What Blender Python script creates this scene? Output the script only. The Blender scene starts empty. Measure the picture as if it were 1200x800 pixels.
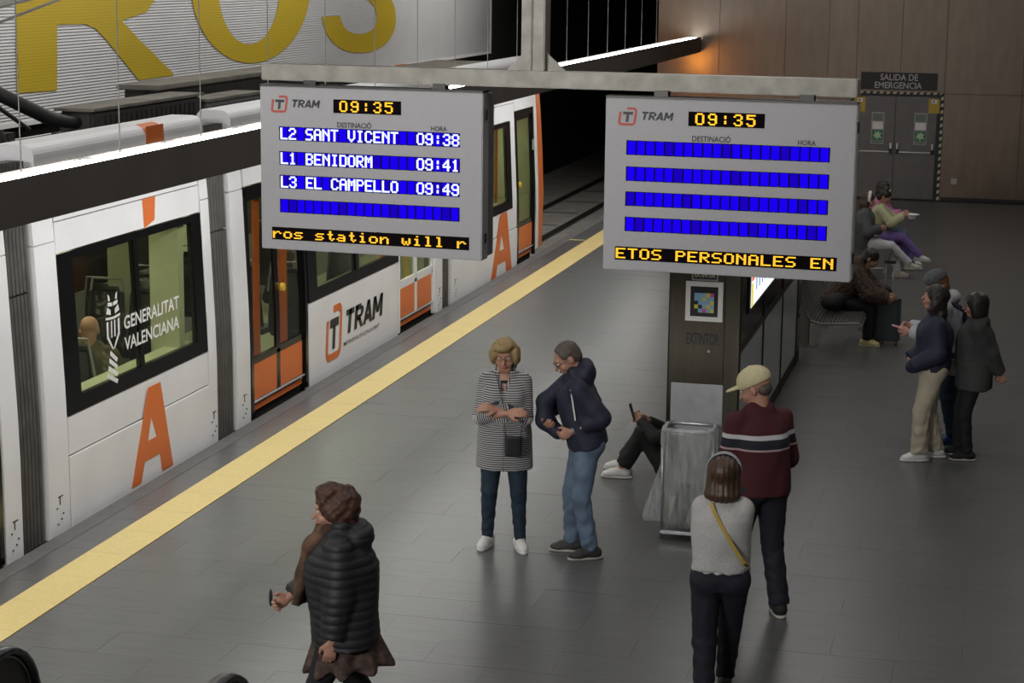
import bpy, bmesh, math, random
import numpy as np
from mathutils import Vector, Matrix
random.seed(7)
PI = math.pi
C = bpy.context.scene.collection

# ------------------------------------------------------------------ camera, world, lights, exposure
RX = (0.9698425134814807, 0.24348403447921826, 0.011001090748058523)     # camera right in world axes
RU = (-0.05600420076581002, 0.17869252021949408, 0.9823097844947839)    # camera up
RB = (0.2372109368062675, -0.9533018977067698, 0.18693973170025802)    # camera back
CAM = (0.0, 0.0, 4.4)
cd = bpy.data.cameras.new('camera'); cam = bpy.data.objects.new('camera', cd); C.objects.link(cam)
cd.sensor_width = 36.0; cd.lens = 69.3; cd.clip_end = 300; cd.clip_start = .1
cam.matrix_world = Matrix(((RX[0], RU[0], RB[0], CAM[0]), (RX[1], RU[1], RB[1], CAM[1]), (RX[2], RU[2], RB[2], CAM[2]), (0, 0, 0, 1)))
bpy.context.scene.camera = cam
w = bpy.data.worlds.new('world'); bpy.context.scene.world = w; w.use_nodes = True
w.node_tree.nodes['Background'].inputs[0].default_value = (.85, .92, 1, 1)
w.node_tree.nodes['Background'].inputs[1].default_value = .02
vs = bpy.context.scene.view_settings
vs.view_transform = 'Standard'; vs.look = 'None'; vs.gamma = 1; vs.exposure = 0.0; vs.use_curve_mapping = False

def area(name, loc, target, sx, sy, power, col=(1, 1, 1), spread=180):
    l = bpy.data.lights.new(name, 'AREA'); l.shape = 'RECTANGLE'; l.size = sx; l.size_y = sy; l.energy = power; l.color = col
    l.spread = math.radians(spread)
    o = bpy.data.objects.new(name, l); C.objects.link(o); o.location = loc
    z = (Vector(loc)-Vector(target)).normalized(); y = Vector((0, 1, 0)); y = (y-z*y.dot(z)) if abs(z.y) < .8 else Vector((0, 0, 1))-z*z.z
    y.normalize(); x = y.cross(z); o.rotation_euler = Matrix((x, y, z)).transposed().to_euler()
    return o
# ceiling luminaires of the hall (above the frame) and the underside lamps of the suspended beam over the platform edge, followed by added fill lights
for yy in (9, 15, 21, 27, 33):
    area('beam_downlight', (-6.09, yy, 2.755), (-6.75, yy, 0), .16, 5.2, 60, (1, .985, .95))
for yy in (9, 16, 23, 30):
    area('ceiling_lamp', (-2.6, yy, 6.7), (-2.6, yy, 0), 1.2, 4.5, 62, (1, .97, .93))
for yy in (12, 21, 30):
    area('ceiling_lamp', (2.0, yy, 6.7), (1.0, yy, 0), 1.0, 4.0, 62, (1, .96, .91))
area('orange_fill', (-6.2, 37.9, 2.55), (-5.0, 39.2, 2.5), .3, .3, 16, (1, .40, .08))  # added warm light for the orange patch on the end wall, no known fixture
for yy in (11, 19, 27):
    area('louvre_fill', (-7.6, yy, 6.7), (-10.3, yy, 3.0), .6, 6.0, 115, (1, .98, .95))  # unseen fills added to brighten the louvred wall
area('louvre_fill', (-7.9, 35, 6.7), (-10.3, 35.5, 3.4), .6, 5.0, 70, (1, .98, .95), 110)  # extra fill added for the far end of the louvres
area('board_fill', (-6.0, -2.0, 5.6), (-4.2, 11, 3.4), 3.5, 1.2, 150, (1, .985, .97), 70)  # added frontal fill behind the camera, aimed at the departure boards

# ------------------------------------------------------------------ helpers
def onx(px, py, x):
    v = Vector((px-600, 400-py, -2310.0))
    d = Vector((RX[i]*v[0] + RU[i]*v[1] + RB[i]*v[2] for i in range(3))); t = x/d[0]
    return (x, d[1]*t, 4.4 + d[2]*t)

def new_mat(name, col, rough=.6, metal=0.0, var=0.0, scale=8.0, bump=0.0, emit=None, estr=1.0, spec=.5, coord='Object', stretch=None, objvar=0.0, coat=0.0):
    m = bpy.data.materials.new(name); m.use_nodes = True; nt = m.node_tree; b = nt.nodes['Principled BSDF']
    b.inputs['Base Color'].default_value = (*col, 1); b.inputs['Roughness'].default_value = rough
    b.inputs['Metallic'].default_value = metal; b.inputs['Specular IOR Level'].default_value = spec
    b.inputs['Coat Weight'].default_value = coat
    if emit: b.inputs['Emission Color'].default_value = (*emit, 1); b.inputs['Emission Strength'].default_value = estr
    last = None
    if var or bump:
        tc = nt.nodes.new('ShaderNodeTexCoord'); mp = nt.nodes.new('ShaderNodeMapping'); nz = nt.nodes.new('ShaderNodeTexNoise')
        if stretch: mp.inputs['Scale'].default_value = stretch
        nz.inputs['Scale'].default_value = scale; nz.inputs['Detail'].default_value = 5
        nt.links.new(tc.outputs[coord], mp.inputs[0]); nt.links.new(mp.outputs[0], nz.inputs['Vector'])
        if var:
            mr = nt.nodes.new('ShaderNodeMapRange'); mr.inputs[1].default_value = .3; mr.inputs[2].default_value = .7
            mr.inputs[3].default_value = 1-var; mr.inputs[4].default_value = 1+var
            nt.links.new(nz.outputs[0], mr.inputs[0])
            hs = nt.nodes.new('ShaderNodeHueSaturation'); hs.inputs['Color'].default_value = (*col, 1)
            nt.links.new(mr.outputs[0], hs.inputs['Value']); nt.links.new(hs.outputs[0], b.inputs['Base Color']); last = hs
        if bump:
            bp = nt.nodes.new('ShaderNodeBump'); bp.inputs['Strength'].default_value = bump; bp.inputs['Distance'].default_value = .01
            nt.links.new(nz.outputs[0], bp.inputs['Height']); nt.links.new(bp.outputs[0], b.inputs['Normal'])
    if objvar:
        oi = nt.nodes.new('ShaderNodeObjectInfo'); mr = nt.nodes.new('ShaderNodeMapRange')
        mr.inputs[3].default_value = 1-objvar; mr.inputs[4].default_value = 1+objvar; nt.links.new(oi.outputs['Random'], mr.inputs[0])
        h2 = nt.nodes.new('ShaderNodeHueSaturation'); h2.inputs['Color'].default_value = (*col, 1)
        if last: nt.links.new(last.outputs[0], h2.inputs['Color'])
        nt.links.new(mr.outputs[0], h2.inputs['Value']); nt.links.new(h2.outputs[0], b.inputs['Base Color'])
    return m

def s2l(r, g, b):
    f = lambda c: (c/255/12.92) if c <= 10 else ((c/255+.055)/1.055)**2.4
    return (f(r), f(g), f(b))

M = {}
def mt(key, col, **k):
    M[key] = new_mat(key, col, **k); return M[key]

mt('floor_tile', (.105, .106, .106), rough=.33, var=.16, scale=5, bump=.04, stretch=(.5, 6, 1), objvar=.035, spec=.42)
mt('grout', (.085, .085, .085), rough=.8)
mt('yellow', (.62, .49, .20), rough=.55, var=.06, scale=40, bump=.25)
mt('concrete', (.20, .19, .17), rough=.85, var=.2, scale=3, bump=.2)
mt('edge_concrete', (.115, .115, .113), rough=.7, var=.12, scale=6, bump=.1)
mt('rail', (.03, .028, .026), rough=.5, metal=.6)
mt('white_paint', (.80, .80, .82), rough=.45, var=.05, scale=1.5)
mt('grey_white', (.5, .5, .52), rough=.45, var=.06, scale=3)
mt('orange', (.72, .17, .035), rough=.38, var=.05, scale=2)
mt('black_gloss', (.006, .006, .007), rough=.18)
mt('black', (.012, .012, .013), rough=.55)
mt('seal', (.02, .018, .03), rough=.6)
mt('bellows', (.105, .10, .093), rough=.6, var=.2, scale=6)
mt('roof_dark', (.035, .033, .03), rough=.75, var=.35, scale=5, bump=.2)
mt('roof_tan', (.16, .15, .125), rough=.7, var=.25, scale=3)
mt('cream', (.55, .56, .40), rough=.5, var=.04, scale=3)
mt('cream_floor', (.30, .29, .2), rough=.6)
mt('seat', (.018, .02, .02), rough=.6, var=.2)
mt('rail_yellow', (.7, .5, .05), rough=.35)
mt('steel', (.30, .29, .27), rough=.38, metal=.85, var=.12, scale=30, bump=.05, stretch=(1, 1, .1))
mt('galvanised', (.235, .225, .195), rough=.5, metal=.35, var=.22, scale=9, bump=.1)
mt('bronze_steel', (.078, .068, .050), rough=.42, metal=.6, var=.12, scale=14, bump=.06, stretch=(1, 1, .1))
mt('dark_steel', (.05, .048, .045), rough=.4, metal=.6)
mt('beam', (.085, .073, .064), rough=.6, var=.12, scale=2)
mt('board', (.36, .355, .365), rough=.5, var=.03, scale=60, bump=.05)
mt('board_back', (.15, .15, .155), rough=.5)
mt('wall_metal', (.135, .10, .072), rough=.36, metal=.35, var=.13, scale=6, bump=.03, stretch=(1, 1, .25), objvar=.05)
mt('door_metal', (.085, .078, .075), rough=.42, metal=.4, var=.1, scale=5, bump=.05)
mt('white', (.75, .75, .74), rough=.5)
mt('louver', (.56, .56, .56), rough=.55, var=.03, scale=2)
mt('letter_yellow', (.56, .40, .022), rough=.5)
mt('dark_wall', (.016, .015, .014), rough=.9, var=.3, scale=2)
mt('ceiling', (.25, .25, .25), rough=.8)
mt('lamp', (1, 1, 1), emit=(1, .99, .95), estr=20)
mt('lamp_in', (1, 1, 1), emit=(.95, 1, .72), estr=13)
mt('amber', (.05, .02, 0), rough=1, spec=0, emit=(1, .48, .03), estr=1.7)
mt('screen_black', (.006, .004, .005), rough=.9, spec=.05)
mt('blue_cell', (.0, .0, .02), rough=1, spec=0, emit=(.010, .0, .86), estr=1.0)
mt('blue_dim', (.0, .0, .02), rough=1, spec=0, emit=(.010, .0, .50), estr=1.0)
mt('lcd_white', (.5, .5, .6), emit=(.60, .68, 1), estr=1.1)
mt('ad_white', (.5, .5, .5), emit=(.85, .92, 1), estr=1.1)
mt('ad_red', (.3, .05, .02), emit=(.8, .15, .08), estr=1)
mt('ad_blue', (.05, .1, .3), emit=(.05, .12, .35), estr=1)
mt('ad_yellow', (.3, .3, .02), emit=(.8, .65, .1), estr=1)
mt('tram_red', (.42, .055, .03), rough=.5)
mt('ink', (.025, .025, .027), rough=.5)
mt('sign_text', (.45, .45, .45), rough=.5)
mt('green', (.03, .16, .08), rough=.5)
mt('grey_green', (.13, .17, .14), rough=.5)
mt('pale_green', (.45, .6, .42), rough=.5)
mt('sticker_yellow', (.48, .33, .02), rough=.5)
mt('pale_grey', (.32, .33, .33), rough=.5)
mt('pale_blue', (.22, .42, .62), rough=.5); mt('pink', (.55, .1, .28), rough=.5); mt('lemon', (.65, .55, .08), rough=.5)
mt('kiosk_panel', (.50, .53, .55), rough=.15, var=.06, scale=1.5)
mt('bin_steel', (.36, .37, .38), rough=.35, metal=.7, var=.08, scale=12)
mt('rubber', (.012, .012, .013), rough=.32)
mt('mesh_steel', (.17, .165, .16), rough=.45, metal=.6)
mt('bench_frame', (.22, .21, .19), rough=.5, metal=.4)
mt('suitcase', (.012, .022, .026), rough=.35)

def glass_mat(name, tint, gl=.10, rough=.03):
    m = bpy.data.materials.new(name); m.use_nodes = True; nt = m.node_tree; nt.nodes.clear()
    o = nt.nodes.new('ShaderNodeOutputMaterial'); mx = nt.nodes.new('ShaderNodeMixShader'); tr = nt.nodes.new('ShaderNodeBsdfTransparent')
    g = nt.nodes.new('ShaderNodeBsdfGlossy'); lw = nt.nodes.new('ShaderNodeLayerWeight'); lw.inputs[0].default_value = .5; pw = nt.nodes.new('ShaderNodeMath'); pw.operation = 'POWER'; pw.inputs[1].default_value = 4; fr = nt.nodes.new('ShaderNodeMath'); fr.operation = 'MULTIPLY_ADD'; fr.inputs[1].default_value = .5; fr.inputs[2].default_value = .04; nt.links.new(lw.outputs['Facing'], pw.inputs[0]); nt.links.new(pw.outputs[0], fr.inputs[0])
    tr.inputs[0].default_value = (*tint, 1); g.inputs['Roughness'].default_value = rough
    nt.links.new(fr.outputs[0], mx.inputs[0]); nt.links.new(tr.outputs[0], mx.inputs[1]); nt.links.new(g.outputs[0], mx.inputs[2])
    nt.links.new(mx.outputs[0], o.inputs[0]); M[name] = m
glass_mat('glass', (.86, .88, .80)); glass_mat('glass_dark', (.35, .38, .34))
def bag_mat():
    m = bpy.data.materials.new('clear_plastic'); m.use_nodes = True; nt = m.node_tree; nt.nodes.clear()
    o = nt.nodes.new('ShaderNodeOutputMaterial'); mx = nt.nodes.new('ShaderNodeMixShader'); tr = nt.nodes.new('ShaderNodeBsdfTransparent')
    g = nt.nodes.new('ShaderNodeBsdfPrincipled'); g.inputs['Base Color'].default_value = (.42, .44, .42, 1); g.inputs['Roughness'].default_value = .3
    nz = nt.nodes.new('ShaderNodeTexNoise'); nz.inputs['Scale'].default_value = 9; tc = nt.nodes.new('ShaderNodeTexCoord'); mp = nt.nodes.new('ShaderNodeMapping'); mp.inputs['Scale'].default_value = (3, 3, .5)
    mr = nt.nodes.new('ShaderNodeMapRange'); mr.inputs[1].default_value = .35; mr.inputs[2].default_value = .7; mr.inputs[3].default_value = .3; mr.inputs[4].default_value = .62
    nt.links.new(tc.outputs['Object'], mp.inputs[0]); nt.links.new(mp.outputs[0], nz.inputs['Vector']); nt.links.new(nz.outputs[0], mr.inputs[0]); nt.links.new(mr.outputs[0], mx.inputs[0])
    nt.links.new(tr.outputs[0], mx.inputs[1]); nt.links.new(g.outputs[0], mx.inputs[2]); nt.links.new(mx.outputs[0], o.inputs[0]); M['clear_plastic'] = m
bag_mat()

BASE = {}
def base_of(o): return BASE.get(o.name, Vector((0, 0, 0))) if o else None

def thing(name, label, cat, loc, group=None, kind=None, rotz=0):
    o = bpy.data.objects.new(name, None); C.objects.link(o); o.location = loc; o.rotation_euler = (0, 0, rotz); o.empty_display_size = .1
    BASE[o.name] = Vector(loc)
    tag(o, label, cat, group, kind); return o
def tag(o, label=None, cat=None, group=None, kind=None):
    if label: o['label'] = label
    if cat: o['category'] = cat
    if group: o['group'] = group
    if kind: o['kind'] = kind
    return o

class MB:
    """collects boxes, tubes and sheets, in world axes; build() links one mesh object"""
    def __init__(s): s.v = []; s.f = []; s.mi = []; s.mats = []; s.cur = 0
    def add(s, v, f):
        n = len(s.v); s.v += [tuple(p) for p in v]; s.f += [tuple(i+n for i in q) for q in f]; s.mi += [s.cur]*len(f)
    def box(s, x0, x1, y0, y1, z0, z1, T=None, bev=0.0):
        if bev > 0: return s.rbox(x0, x1, y0, y1, z0, z1, bev, T)
        v = [(x, y, z) for x in (x0, x1) for y in (y0, y1) for z in (z0, z1)]
        if T: v = [T @ Vector(p) for p in v]
        s.add(v, [(0, 1, 3, 2), (4, 6, 7, 5), (0, 4, 5, 1), (2, 3, 7, 6), (0, 2, 6, 4), (1, 5, 7, 3)])
    def rbox(s, x0, x1, y0, y1, z0, z1, b, T=None):
        bm = bmesh.new(); r = bmesh.ops.create_cube(bm, size=1)
        for v in bm.verts: v.co = Vector(((x0+x1)/2+v.co.x*(x1-x0), (y0+y1)/2+v.co.y*(y1-y0), (z0+z1)/2+v.co.z*(z1-z0)))
        bmesh.ops.bevel(bm, geom=bm.edges[:], offset=b, segments=2, affect='EDGES')
        s.bm(bm, T)
    def bm(s, bm, T=None):
        bm.verts.ensure_lookup_table()
        v = [(T @ q.co) if T else q.co.copy() for q in bm.verts]
        s.add(v, [[q.index for q in f.verts] for f in bm.faces]); bm.free()
    def tube(s, pts, r, n=8, cap=True):
        pts = [Vector(p) for p in pts]; rings = []
        rs = r if isinstance(r, (list, tuple)) else [r]*len(pts)
        up = Vector((0, 0, 1)); prev = None
        for i, p in enumerate(pts):
            d = (pts[min(i+1, len(pts)-1)] - pts[max(i-1, 0)]).normalized()
            a = prev if prev else (up.cross(d) if abs(d.z) < .95 else Vector((1, 0, 0)).cross(d))
            a = (a - d*a.dot(d)).normalized(); b = d.cross(a); prev = a
            rings.append([p + (a*math.cos(2*PI*k/n) + b*math.sin(2*PI*k/n))*rs[i] for k in range(n)])
        v = [q for r_ in rings for q in r_]; f = []
        for i in range(len(pts)-1):
            for k in range(n): f.append((i*n+k, i*n+(k+1) % n, (i+1)*n+(k+1) % n, (i+1)*n+k))
        if cap: f.append(tuple(range(n))[::-1]); f.append(tuple(range((len(pts)-1)*n, len(pts)*n)))
        s.add(v, f)
    def prism(s, poly, depth, T):
        """poly in (u,v), extruded along w by depth, T maps (u,v,w)"""
        n = len(poly); v = [T @ Vector((a, b, 0)) for a, b in poly] + [T @ Vector((a, b, depth)) for a, b in poly]
        s.add(v, [tuple(range(n))[::-1], tuple(range(n, 2*n))] + [(i, (i+1) % n, n+(i+1) % n, n+i) for i in range(n)])
    def quad(s, a, b, c, d): s.add([a, b, c, d], [(0, 1, 2, 3)])
    def build(s, name, mat, parent=None, smooth=False, label=None, origin=None):
        me = bpy.data.meshes.new(name); o = bpy.data.objects.new(name, me); C.objects.link(o)
        if parent is not None:
            bs = BASE.get(parent.name, Vector((0, 0, 0))); o.parent = parent; BASE[o.name] = bs
        else:
            vv = np.array([tuple(p) for p in s.v])
            bs = Vector(origin) if origin else Vector(((vv[:, 0].min()+vv[:, 0].max())/2, (vv[:, 1].min()+vv[:, 1].max())/2, vv[:, 2].min()))
            o.location = bs; BASE[o.name] = bs
        me.from_pydata([(p[0]-bs.x, p[1]-bs.y, p[2]-bs.z) for p in s.v], [], s.f)
        ml = mat if isinstance(mat, (list, tuple)) else [mat]
        for m in ml: me.materials.append(M[m] if isinstance(m, str) else m)
        if len(ml) > 1: me.polygons.foreach_set('material_index', s.mi)
        if smooth: me.polygons.foreach_set('use_smooth', [True]*len(me.polygons)); 
        me.update()
        if label: o['label'] = label
        return o

def bx(name, mat, parent, x0, x1, y0, y1, z0, z1, bev=0, T=None, label=None):
    m = MB(); m.box(x0, x1, y0, y1, z0, z1, T, bev); return m.build(name, mat, parent, label=label)
def struct(o, label=None):
    o['kind'] = 'structure'
    if label: o['label'] = label
    return o
def frame(o, u, n=None):
    """plane frame: u = reading direction, v = up, w = outwards"""
    u = Vector(u).normalized(); v = Vector((0, 0, 1)); nn = u.cross(v)
    return Matrix(((u.x, v.x, nn.x, o[0]), (u.y, v.y, nn.y, o[1]), (u.z, v.z, nn.z, o[2]), (0, 0, 0, 1)))

def text_mesh(mb, body, T, u0, v0, wd, ht, bold=0.0, shear=0.0, depth=.002, w0=.001, res=3):
    cu = bpy.data.curves.new('t', 'FONT'); cu.body = body; cu.offset = bold; cu.shear = shear; cu.resolution_u = res; cu.fill_mode = 'FRONT'
    o = bpy.data.objects.new('t', cu); C.objects.link(o)
    dg = bpy.context.evaluated_depsgraph_get(); me = bpy.data.meshes.new_from_object(o.evaluated_get(dg))
    co = np.array([v.co[:] for v in me.vertices]); lo = co.min(0); hi = co.max(0)
    v = [T @ Vector((u0+(c[0]-lo[0])/(hi[0]-lo[0])*wd, v0+(c[1]-lo[1])/(hi[1]-lo[1])*ht, w0+depth)) for c in co]
    mb.add(v, [tuple(p.vertices) for p in me.polygons])
    bpy.data.objects.remove(o); bpy.data.meshes.remove(me); bpy.data.curves.remove(cu)

# ------------------------------------------------------------------ STRUCTURE: platform floor of tiles
EDGE = -7.0
TX, TY = .84, .42
fl = MB(); fl.box(EDGE, 7, 3.5, 39.3, -.35, -.012); floor = fl.build('floor', 'grout', None, origin=(0, 20, 0)); struct(floor, 'grey tiled station platform with low sheen')
def proj(p):
    r = Vector(p)-Vector(CAM); c = (Vector(RX).dot(r), Vector(RU).dot(r), Vector(RB).dot(r))
    return 600+2310*c[0]/-c[2], 400-2310*c[1]/-c[2], -c[2]
tiles = []
ny = int((39.18-3.6)/TY)
for j in range(ny):
    y0 = 12.01 - 20*TY + j*TY
    if y0 < 3.5 or y0 > 38.9: continue
    x = -2.19 - 12*TX + (TX/2 if j % 2 else 0)
    while x < 6.9:
        a, b = max(x, -6.215), min(x+TX, 7)
        if b-a > .06: tiles.append((a, b, y0, min(y0+TY, 39.2)))
        x += TX
for j in range(ny):                         # narrow tiles between the yellow strip and the edge
    y0 = 12.01 - 20*TY + j*TY
    if y0 < 3.5 or y0 > 38.9: continue
    tiles.append((-6.84, -6.585, y0, min(y0+TY, 39.2)))
def seen(t):
    px, py, d = proj(((t[0]+t[1])/2, (t[2]+t[3])/2, 0))
    return (-20 < px < 1220 and py < 815), d
vis = sorted([(seen(t)[1], t) for t in tiles if seen(t)[0] and abs(t[1]-t[0]-TX) < .01])[:295]
visset = set(t for _, t in vis)
tb = MB(); g = .0008; tb.box(-TX/2+g, TX/2-g, -TY/2+g, TY/2-g, -.012, 0)
t0 = tb.build('tile', 'floor_tile', floor); tme = t0.data
# the shared mesh is authored about its own centre
tme.vertices.foreach_set('co', np.array([(sx*(TX/2-g), sy*(TY/2-g), z) for sx in (-1, 1) for sy in (-1, 1) for z in (-.011, 0)], dtype=np.float32).ravel())
first = True
for _, t in vis:
    o = t0 if first else bpy.data.objects.new('tile', tme)
    if not first: C.objects.link(o); o.parent = floor
    first = False
    o.location = ((t[0]+t[1])/2, (t[2]+t[3])/2 - 20, random.uniform(-.0006, .0006))
rest = MB()
for t in tiles:
    if t in visset: continue
    z = random.uniform(-.0006, .0006); rest.box(t[0]+g, t[1]-g, t[2]+g, t[3]-g, -.011, z)
ro = rest.build('outlying_tiles', 'floor_tile', floor); ro['kind'] = 'stuff'
m = MB()
y = 3.6
while y < 39.1:
    m.box(-6.58, -6.222, y+.002, y+.598, -.01, .004); y += .6
struct(m.build('trim_1', 'yellow', None), 'yellow warning strip running along the platform edge')
m = MB()
y = 3.6
while y < 39.1: m.box(EDGE, -6.845, y+.002, y+1.198, -.3, 0.0); y += 1.2
struct(m.build('trim_2', 'edge_concrete', None), 'grey concrete coping along the platform edge')
m = MB(); m.box(-6.86, -6.59, 31.36, 31.43, 0, .006); struct(m.build('trim_3', 'yellow', None), 'short yellow cross mark between strip and edge')
# track bed and rails
m = MB(); m.box(-10.25, EDGE, 3, 60, -.5, -.3); bed = struct(m.build('floor', 'concrete', None), 'pale concrete track bed beside the platform')
for rx in (-7.80, -8.80):
    m = MB(); m.box(rx-.05, rx+.05, 3, 60, -.3, -.285); m.box(rx-.09, rx-.06, 3, 60, -.3, -.296); m.box(rx+.06, rx+.09, 3, 60, -.3, -.296)
    o = m.build('rail', 'rail', bed)
m = MB()
for k in range(12): m.box(-8.65, -7.95, 31.5+k*1.9, 31.56+k*1.9, -.3, -.294)
o = m.build('drain_joint', 'rail', bed)
m = MB(); m.box(EDGE-.01, EDGE+.04, 3.5, 39.3, -.5, -.012); struct(m.build('trim_4', 'dark_wall', None), 'dark face of the platform edge above the track')

# back wall of metal panels
WY = 39.2
bw = MB(); bw.box(-6.83, 7.2, WY+.03, WY+.4, 0, 7); wall = struct(bw.build('wall_back', 'dark_wall', None, origin=(0, WY, 0)), 'brown metal clad end wall of the station')
cols = [-6.83, -5.6, -4.3, -3.45, -2.9]; cols2 = [-2.9, -1.2]; cols3 = [-1.2, .25, 1.7, 3.15, 4.6, 6.05, 7.2]
def wp(x0, x1, z0, z1): bx('panel', 'wall_metal', wall, x0+.004, x1-.004, WY, WY+.028, z0+.004, z1-.004)
for a, b in zip(cols[:-1], cols[1:]):
    for z0, z1 in ((0, 2.07), (2.07, 4.6), (4.6, 7)): wp(a, b, z0, z1)
for z0, z1 in ((2.07, 4.6), (4.6, 7)): wp(-2.9, -2.05, z0, z1); wp(-2.05, -1.2, z0, z1)
for a, b in zip(cols3[:-1], cols3[1:]):
    for z0, z1 in ((0, 2.07), (2.07, 4.6), (4.6, 7)): wp(a, b, z0, z1)
m = MB(); m.box(-6.83, -2.95, WY-.02, WY, 0, .07); m.box(-1.18, 7.2, WY-.02, WY, 0, .07); struct(m.build('baseboard_back', 'black', None), 'dark skirting at the foot of the end wall')
# emergency doors
TW = frame((0, WY, 0), (1, 0, 0))
d1 = struct(bx('door_1', 'black', None, -2.92, -1.26, WY, WY+.03, 0, 2.05), 'dark metal double emergency exit door')
for i, (a, b) in enumerate(((-2.90, -2.115), (-2.105, -1.32))):
    lf = bx('door_leaf', 'door_metal', d1, a, b, WY-.03, WY, .015, 2.0)
    m = MB(); zb = .93
    m.box(a+.03, b-.03, WY-.10, WY-.08, zb-.012, zb+.012); o = m.build('panic_bar', 'steel', d1, label='pale horizontal panic bar')
    m = MB()
    for xx in (a+.06, b-.06): m.box(xx-.035, xx+.035, WY-.10, WY-.03, zb-.04, zb+.12, bev=.01)
    m.build('bar_housing', 'black', d1); m = MB()
    for xx in (a+.06, b-.06): m.box(xx-.02, xx+.02, WY-.108, WY-.098, zb+.06, zb+.17)
    m.build('bar_lever', 'steel', d1)
    cx = -2.44 if i == 0 else -1.62
    m = MB(); m.box(cx-.125, cx+.125, WY-.034, WY-.03, 1.07, 1.69); p = m.build('exit_notice', 'pale_grey', d1, label='pale framed notice with green running figure')
    m = MB(); m.cur = 0; m.box(cx-.10, cx+.10, WY-.038, WY-.034, 1.52, 1.66); m.cur = 1; m.box(cx-.10, cx+.10, WY-.038, WY-.034, 1.36, 1.50)
    m.cur = 2; m.box(cx-.11, cx+.11, WY-.038, WY-.034, 1.14, 1.34); m.cur = 3
    TT = frame((cx, WY-.039, 1.24), (1, 0, 0))
    m.prism([(-.09, .0), (-.03, .03), (-.06, .08), (-.01, .05), (.03, .09), (.03, .04), (.09, .05), (.05, 0), (.09, -.06), (.03, -.04), (0, -.09), (-.03, -.03), (-.09, -.07), (-.05, -.02)], .002, TT)
    m.cur = 0; m.box(cx-.10, cx+.10, WY-.038, WY-.034, 1.09, 1.13)
    m.build('notice_print', ['grey_green', 'white', 'green', 'pale_green'], d1)
    sx = -2.80 if i == 0 else -1.38
    m = MB(); m.cur = 0; m.box(sx-.105, sx+.105, WY-.036, WY-.03, 1.69, 1.97); m.cur = 1; m.box(sx-.05, sx+.05, WY-.038, WY-.036, 1.88, 1.95)
    m.cur = 2; m.box(sx-.03, sx+.01, WY-.04, WY-.038, 1.90, 1.93)
    m.build('warning_sticker', ['sticker_yellow', 'white', 'ink'], d1)
m = MB(); n = 0
for k in range(27):
    x = -2.95 + k*.064; m.cur = k % 2; m.prism([(x, 2.045), (x+.064, 2.045), (x+.064+.02, 2.085), (x+.02, 2.085)], .004, frame((0, WY-.002, 0), (1, 0, 0)))
for k in range(32):
    z = k*.0645; m.cur = k % 2; m.prism([(-1.255, z), (-1.205, z+.02), (-1.205, z+.084), (-1.255, z+.0645)], .004, frame((0, WY-.002, 0), (1, 0, 0)))
    m.prism([(-2.985, z), (-2.935, z+.02), (-2.935, z+.084), (-2.985, z+.0645)], .004, frame((0, WY-.002, 0), (1, 0, 0)))
mt('tape_pale', (.45, .46, .33), rough=.5)
m.build('chevron_tape', ['tape_pale', 'black'], d1, label='pale and black chevron tape around the frame')
sg = thing('exit_sign', 'black SALIDA DE EMERGENCIA sign above the double doors', 'sign', (-2.07, WY-.03, 2.12))
bx('sign_plate', 'black', sg, -2.80, -1.345, WY-.04, WY, 2.125, 2.455)
m = MB(); TS = frame((0, WY-.041, 0), (1, 0, 0))
text_mesh(m, 'SALIDA DE', TS, -2.43, 2.305, .72, .125, bold=.012); m.build('lettering', 'sign_text', sg); m = MB(); text_mesh(m, 'EMERGENCIA', TS, -2.53, 2.15, .90, .125, bold=.012)
m.build('lettering', 'sign_text', sg)
tag(bx('wall_plate', 'pale_grey', None, -.99, -.88, WY-.02, WY, .33, .44), 'small pale square plate low on the end wall', 'plate')

# side and far walls, ceiling, tunnel
struct(bx('wall_right', 'wall_metal', None, 7.0, 7.3, 0, WY, 0, 7), 'metal wall on the right of the hall')
struct(bx('ceiling', 'ceiling', None, -10.6, 7.3, -3, 39.3, 7, 7.2), 'grey ceiling slab high above')
struct(bx('wall_front', 'ceiling', None, -10.6, 7.3, -3.3, -3, -.5, 7), 'wall behind the viewer')
struct(bx('wall_left', 'dark_wall', None, -10.8, -10.42, -3, 39.25, -.5, 7), 'dark wall beyond the track')
struct(bx('wall_tunnel_left', 'dark_wall', None, -10.8, -10.45, 39.3, 75, -.5, 7), 'unlit tunnel side wall')
struct(bx('wall_tunnel_right', 'dark_wall', None, -6.80, -6.5, WY+.45, 75, -.5, 7), 'unlit tunnel side wall on the right')
struct(bx('wall_tunnel_end', 'dark_wall', None, -10.8, -6.5, 75, 75.3, -.5, 7), 'dark depth of the tunnel')
struct(bx('ceiling_tunnel', 'dark_wall', None, -10.8, -6.5, 39.3, 75, 5.2, 5.4), 'dark tunnel roof')

# white louvred cladding with the station lettering
LX = -10.3
zlo = 2.70
lv = thing('louvre_wall', 'white slatted wall cladding with huge yellow letters beyond the tram', 'cladding', (LX, 20, zlo))
m = MB(); z = zlo; pit = .034; k = 0
YA, YB = 8.0, 39.2
while z < 6.9:
    m.add([(LX+.018, YA, z), (LX+.018, YB, z), (LX+.002, YB, z+pit*.88), (LX+.002, YA, z+pit*.88), (LX+.018, YA, z+pit), (LX+.018, YB, z+pit)], [(0, 3, 2, 1), (3, 4, 5, 2)]); z += pit
o = m.build('slats', 'louver', lv); o['kind'] = 'stuff'
bx('backing_frame', 'dark_wall', lv, LX-.08, LX-.005, YA, YB, zlo, 6.9)
bx('bottom_trim', 'white', lv, LX-.03, LX+.03, YA, YB, zlo-.05, zlo)
bx('end_trim', 'grey_white', lv, LX-.05, LX+.035, YB, YB+.05, zlo-.05, 6.9)
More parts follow.
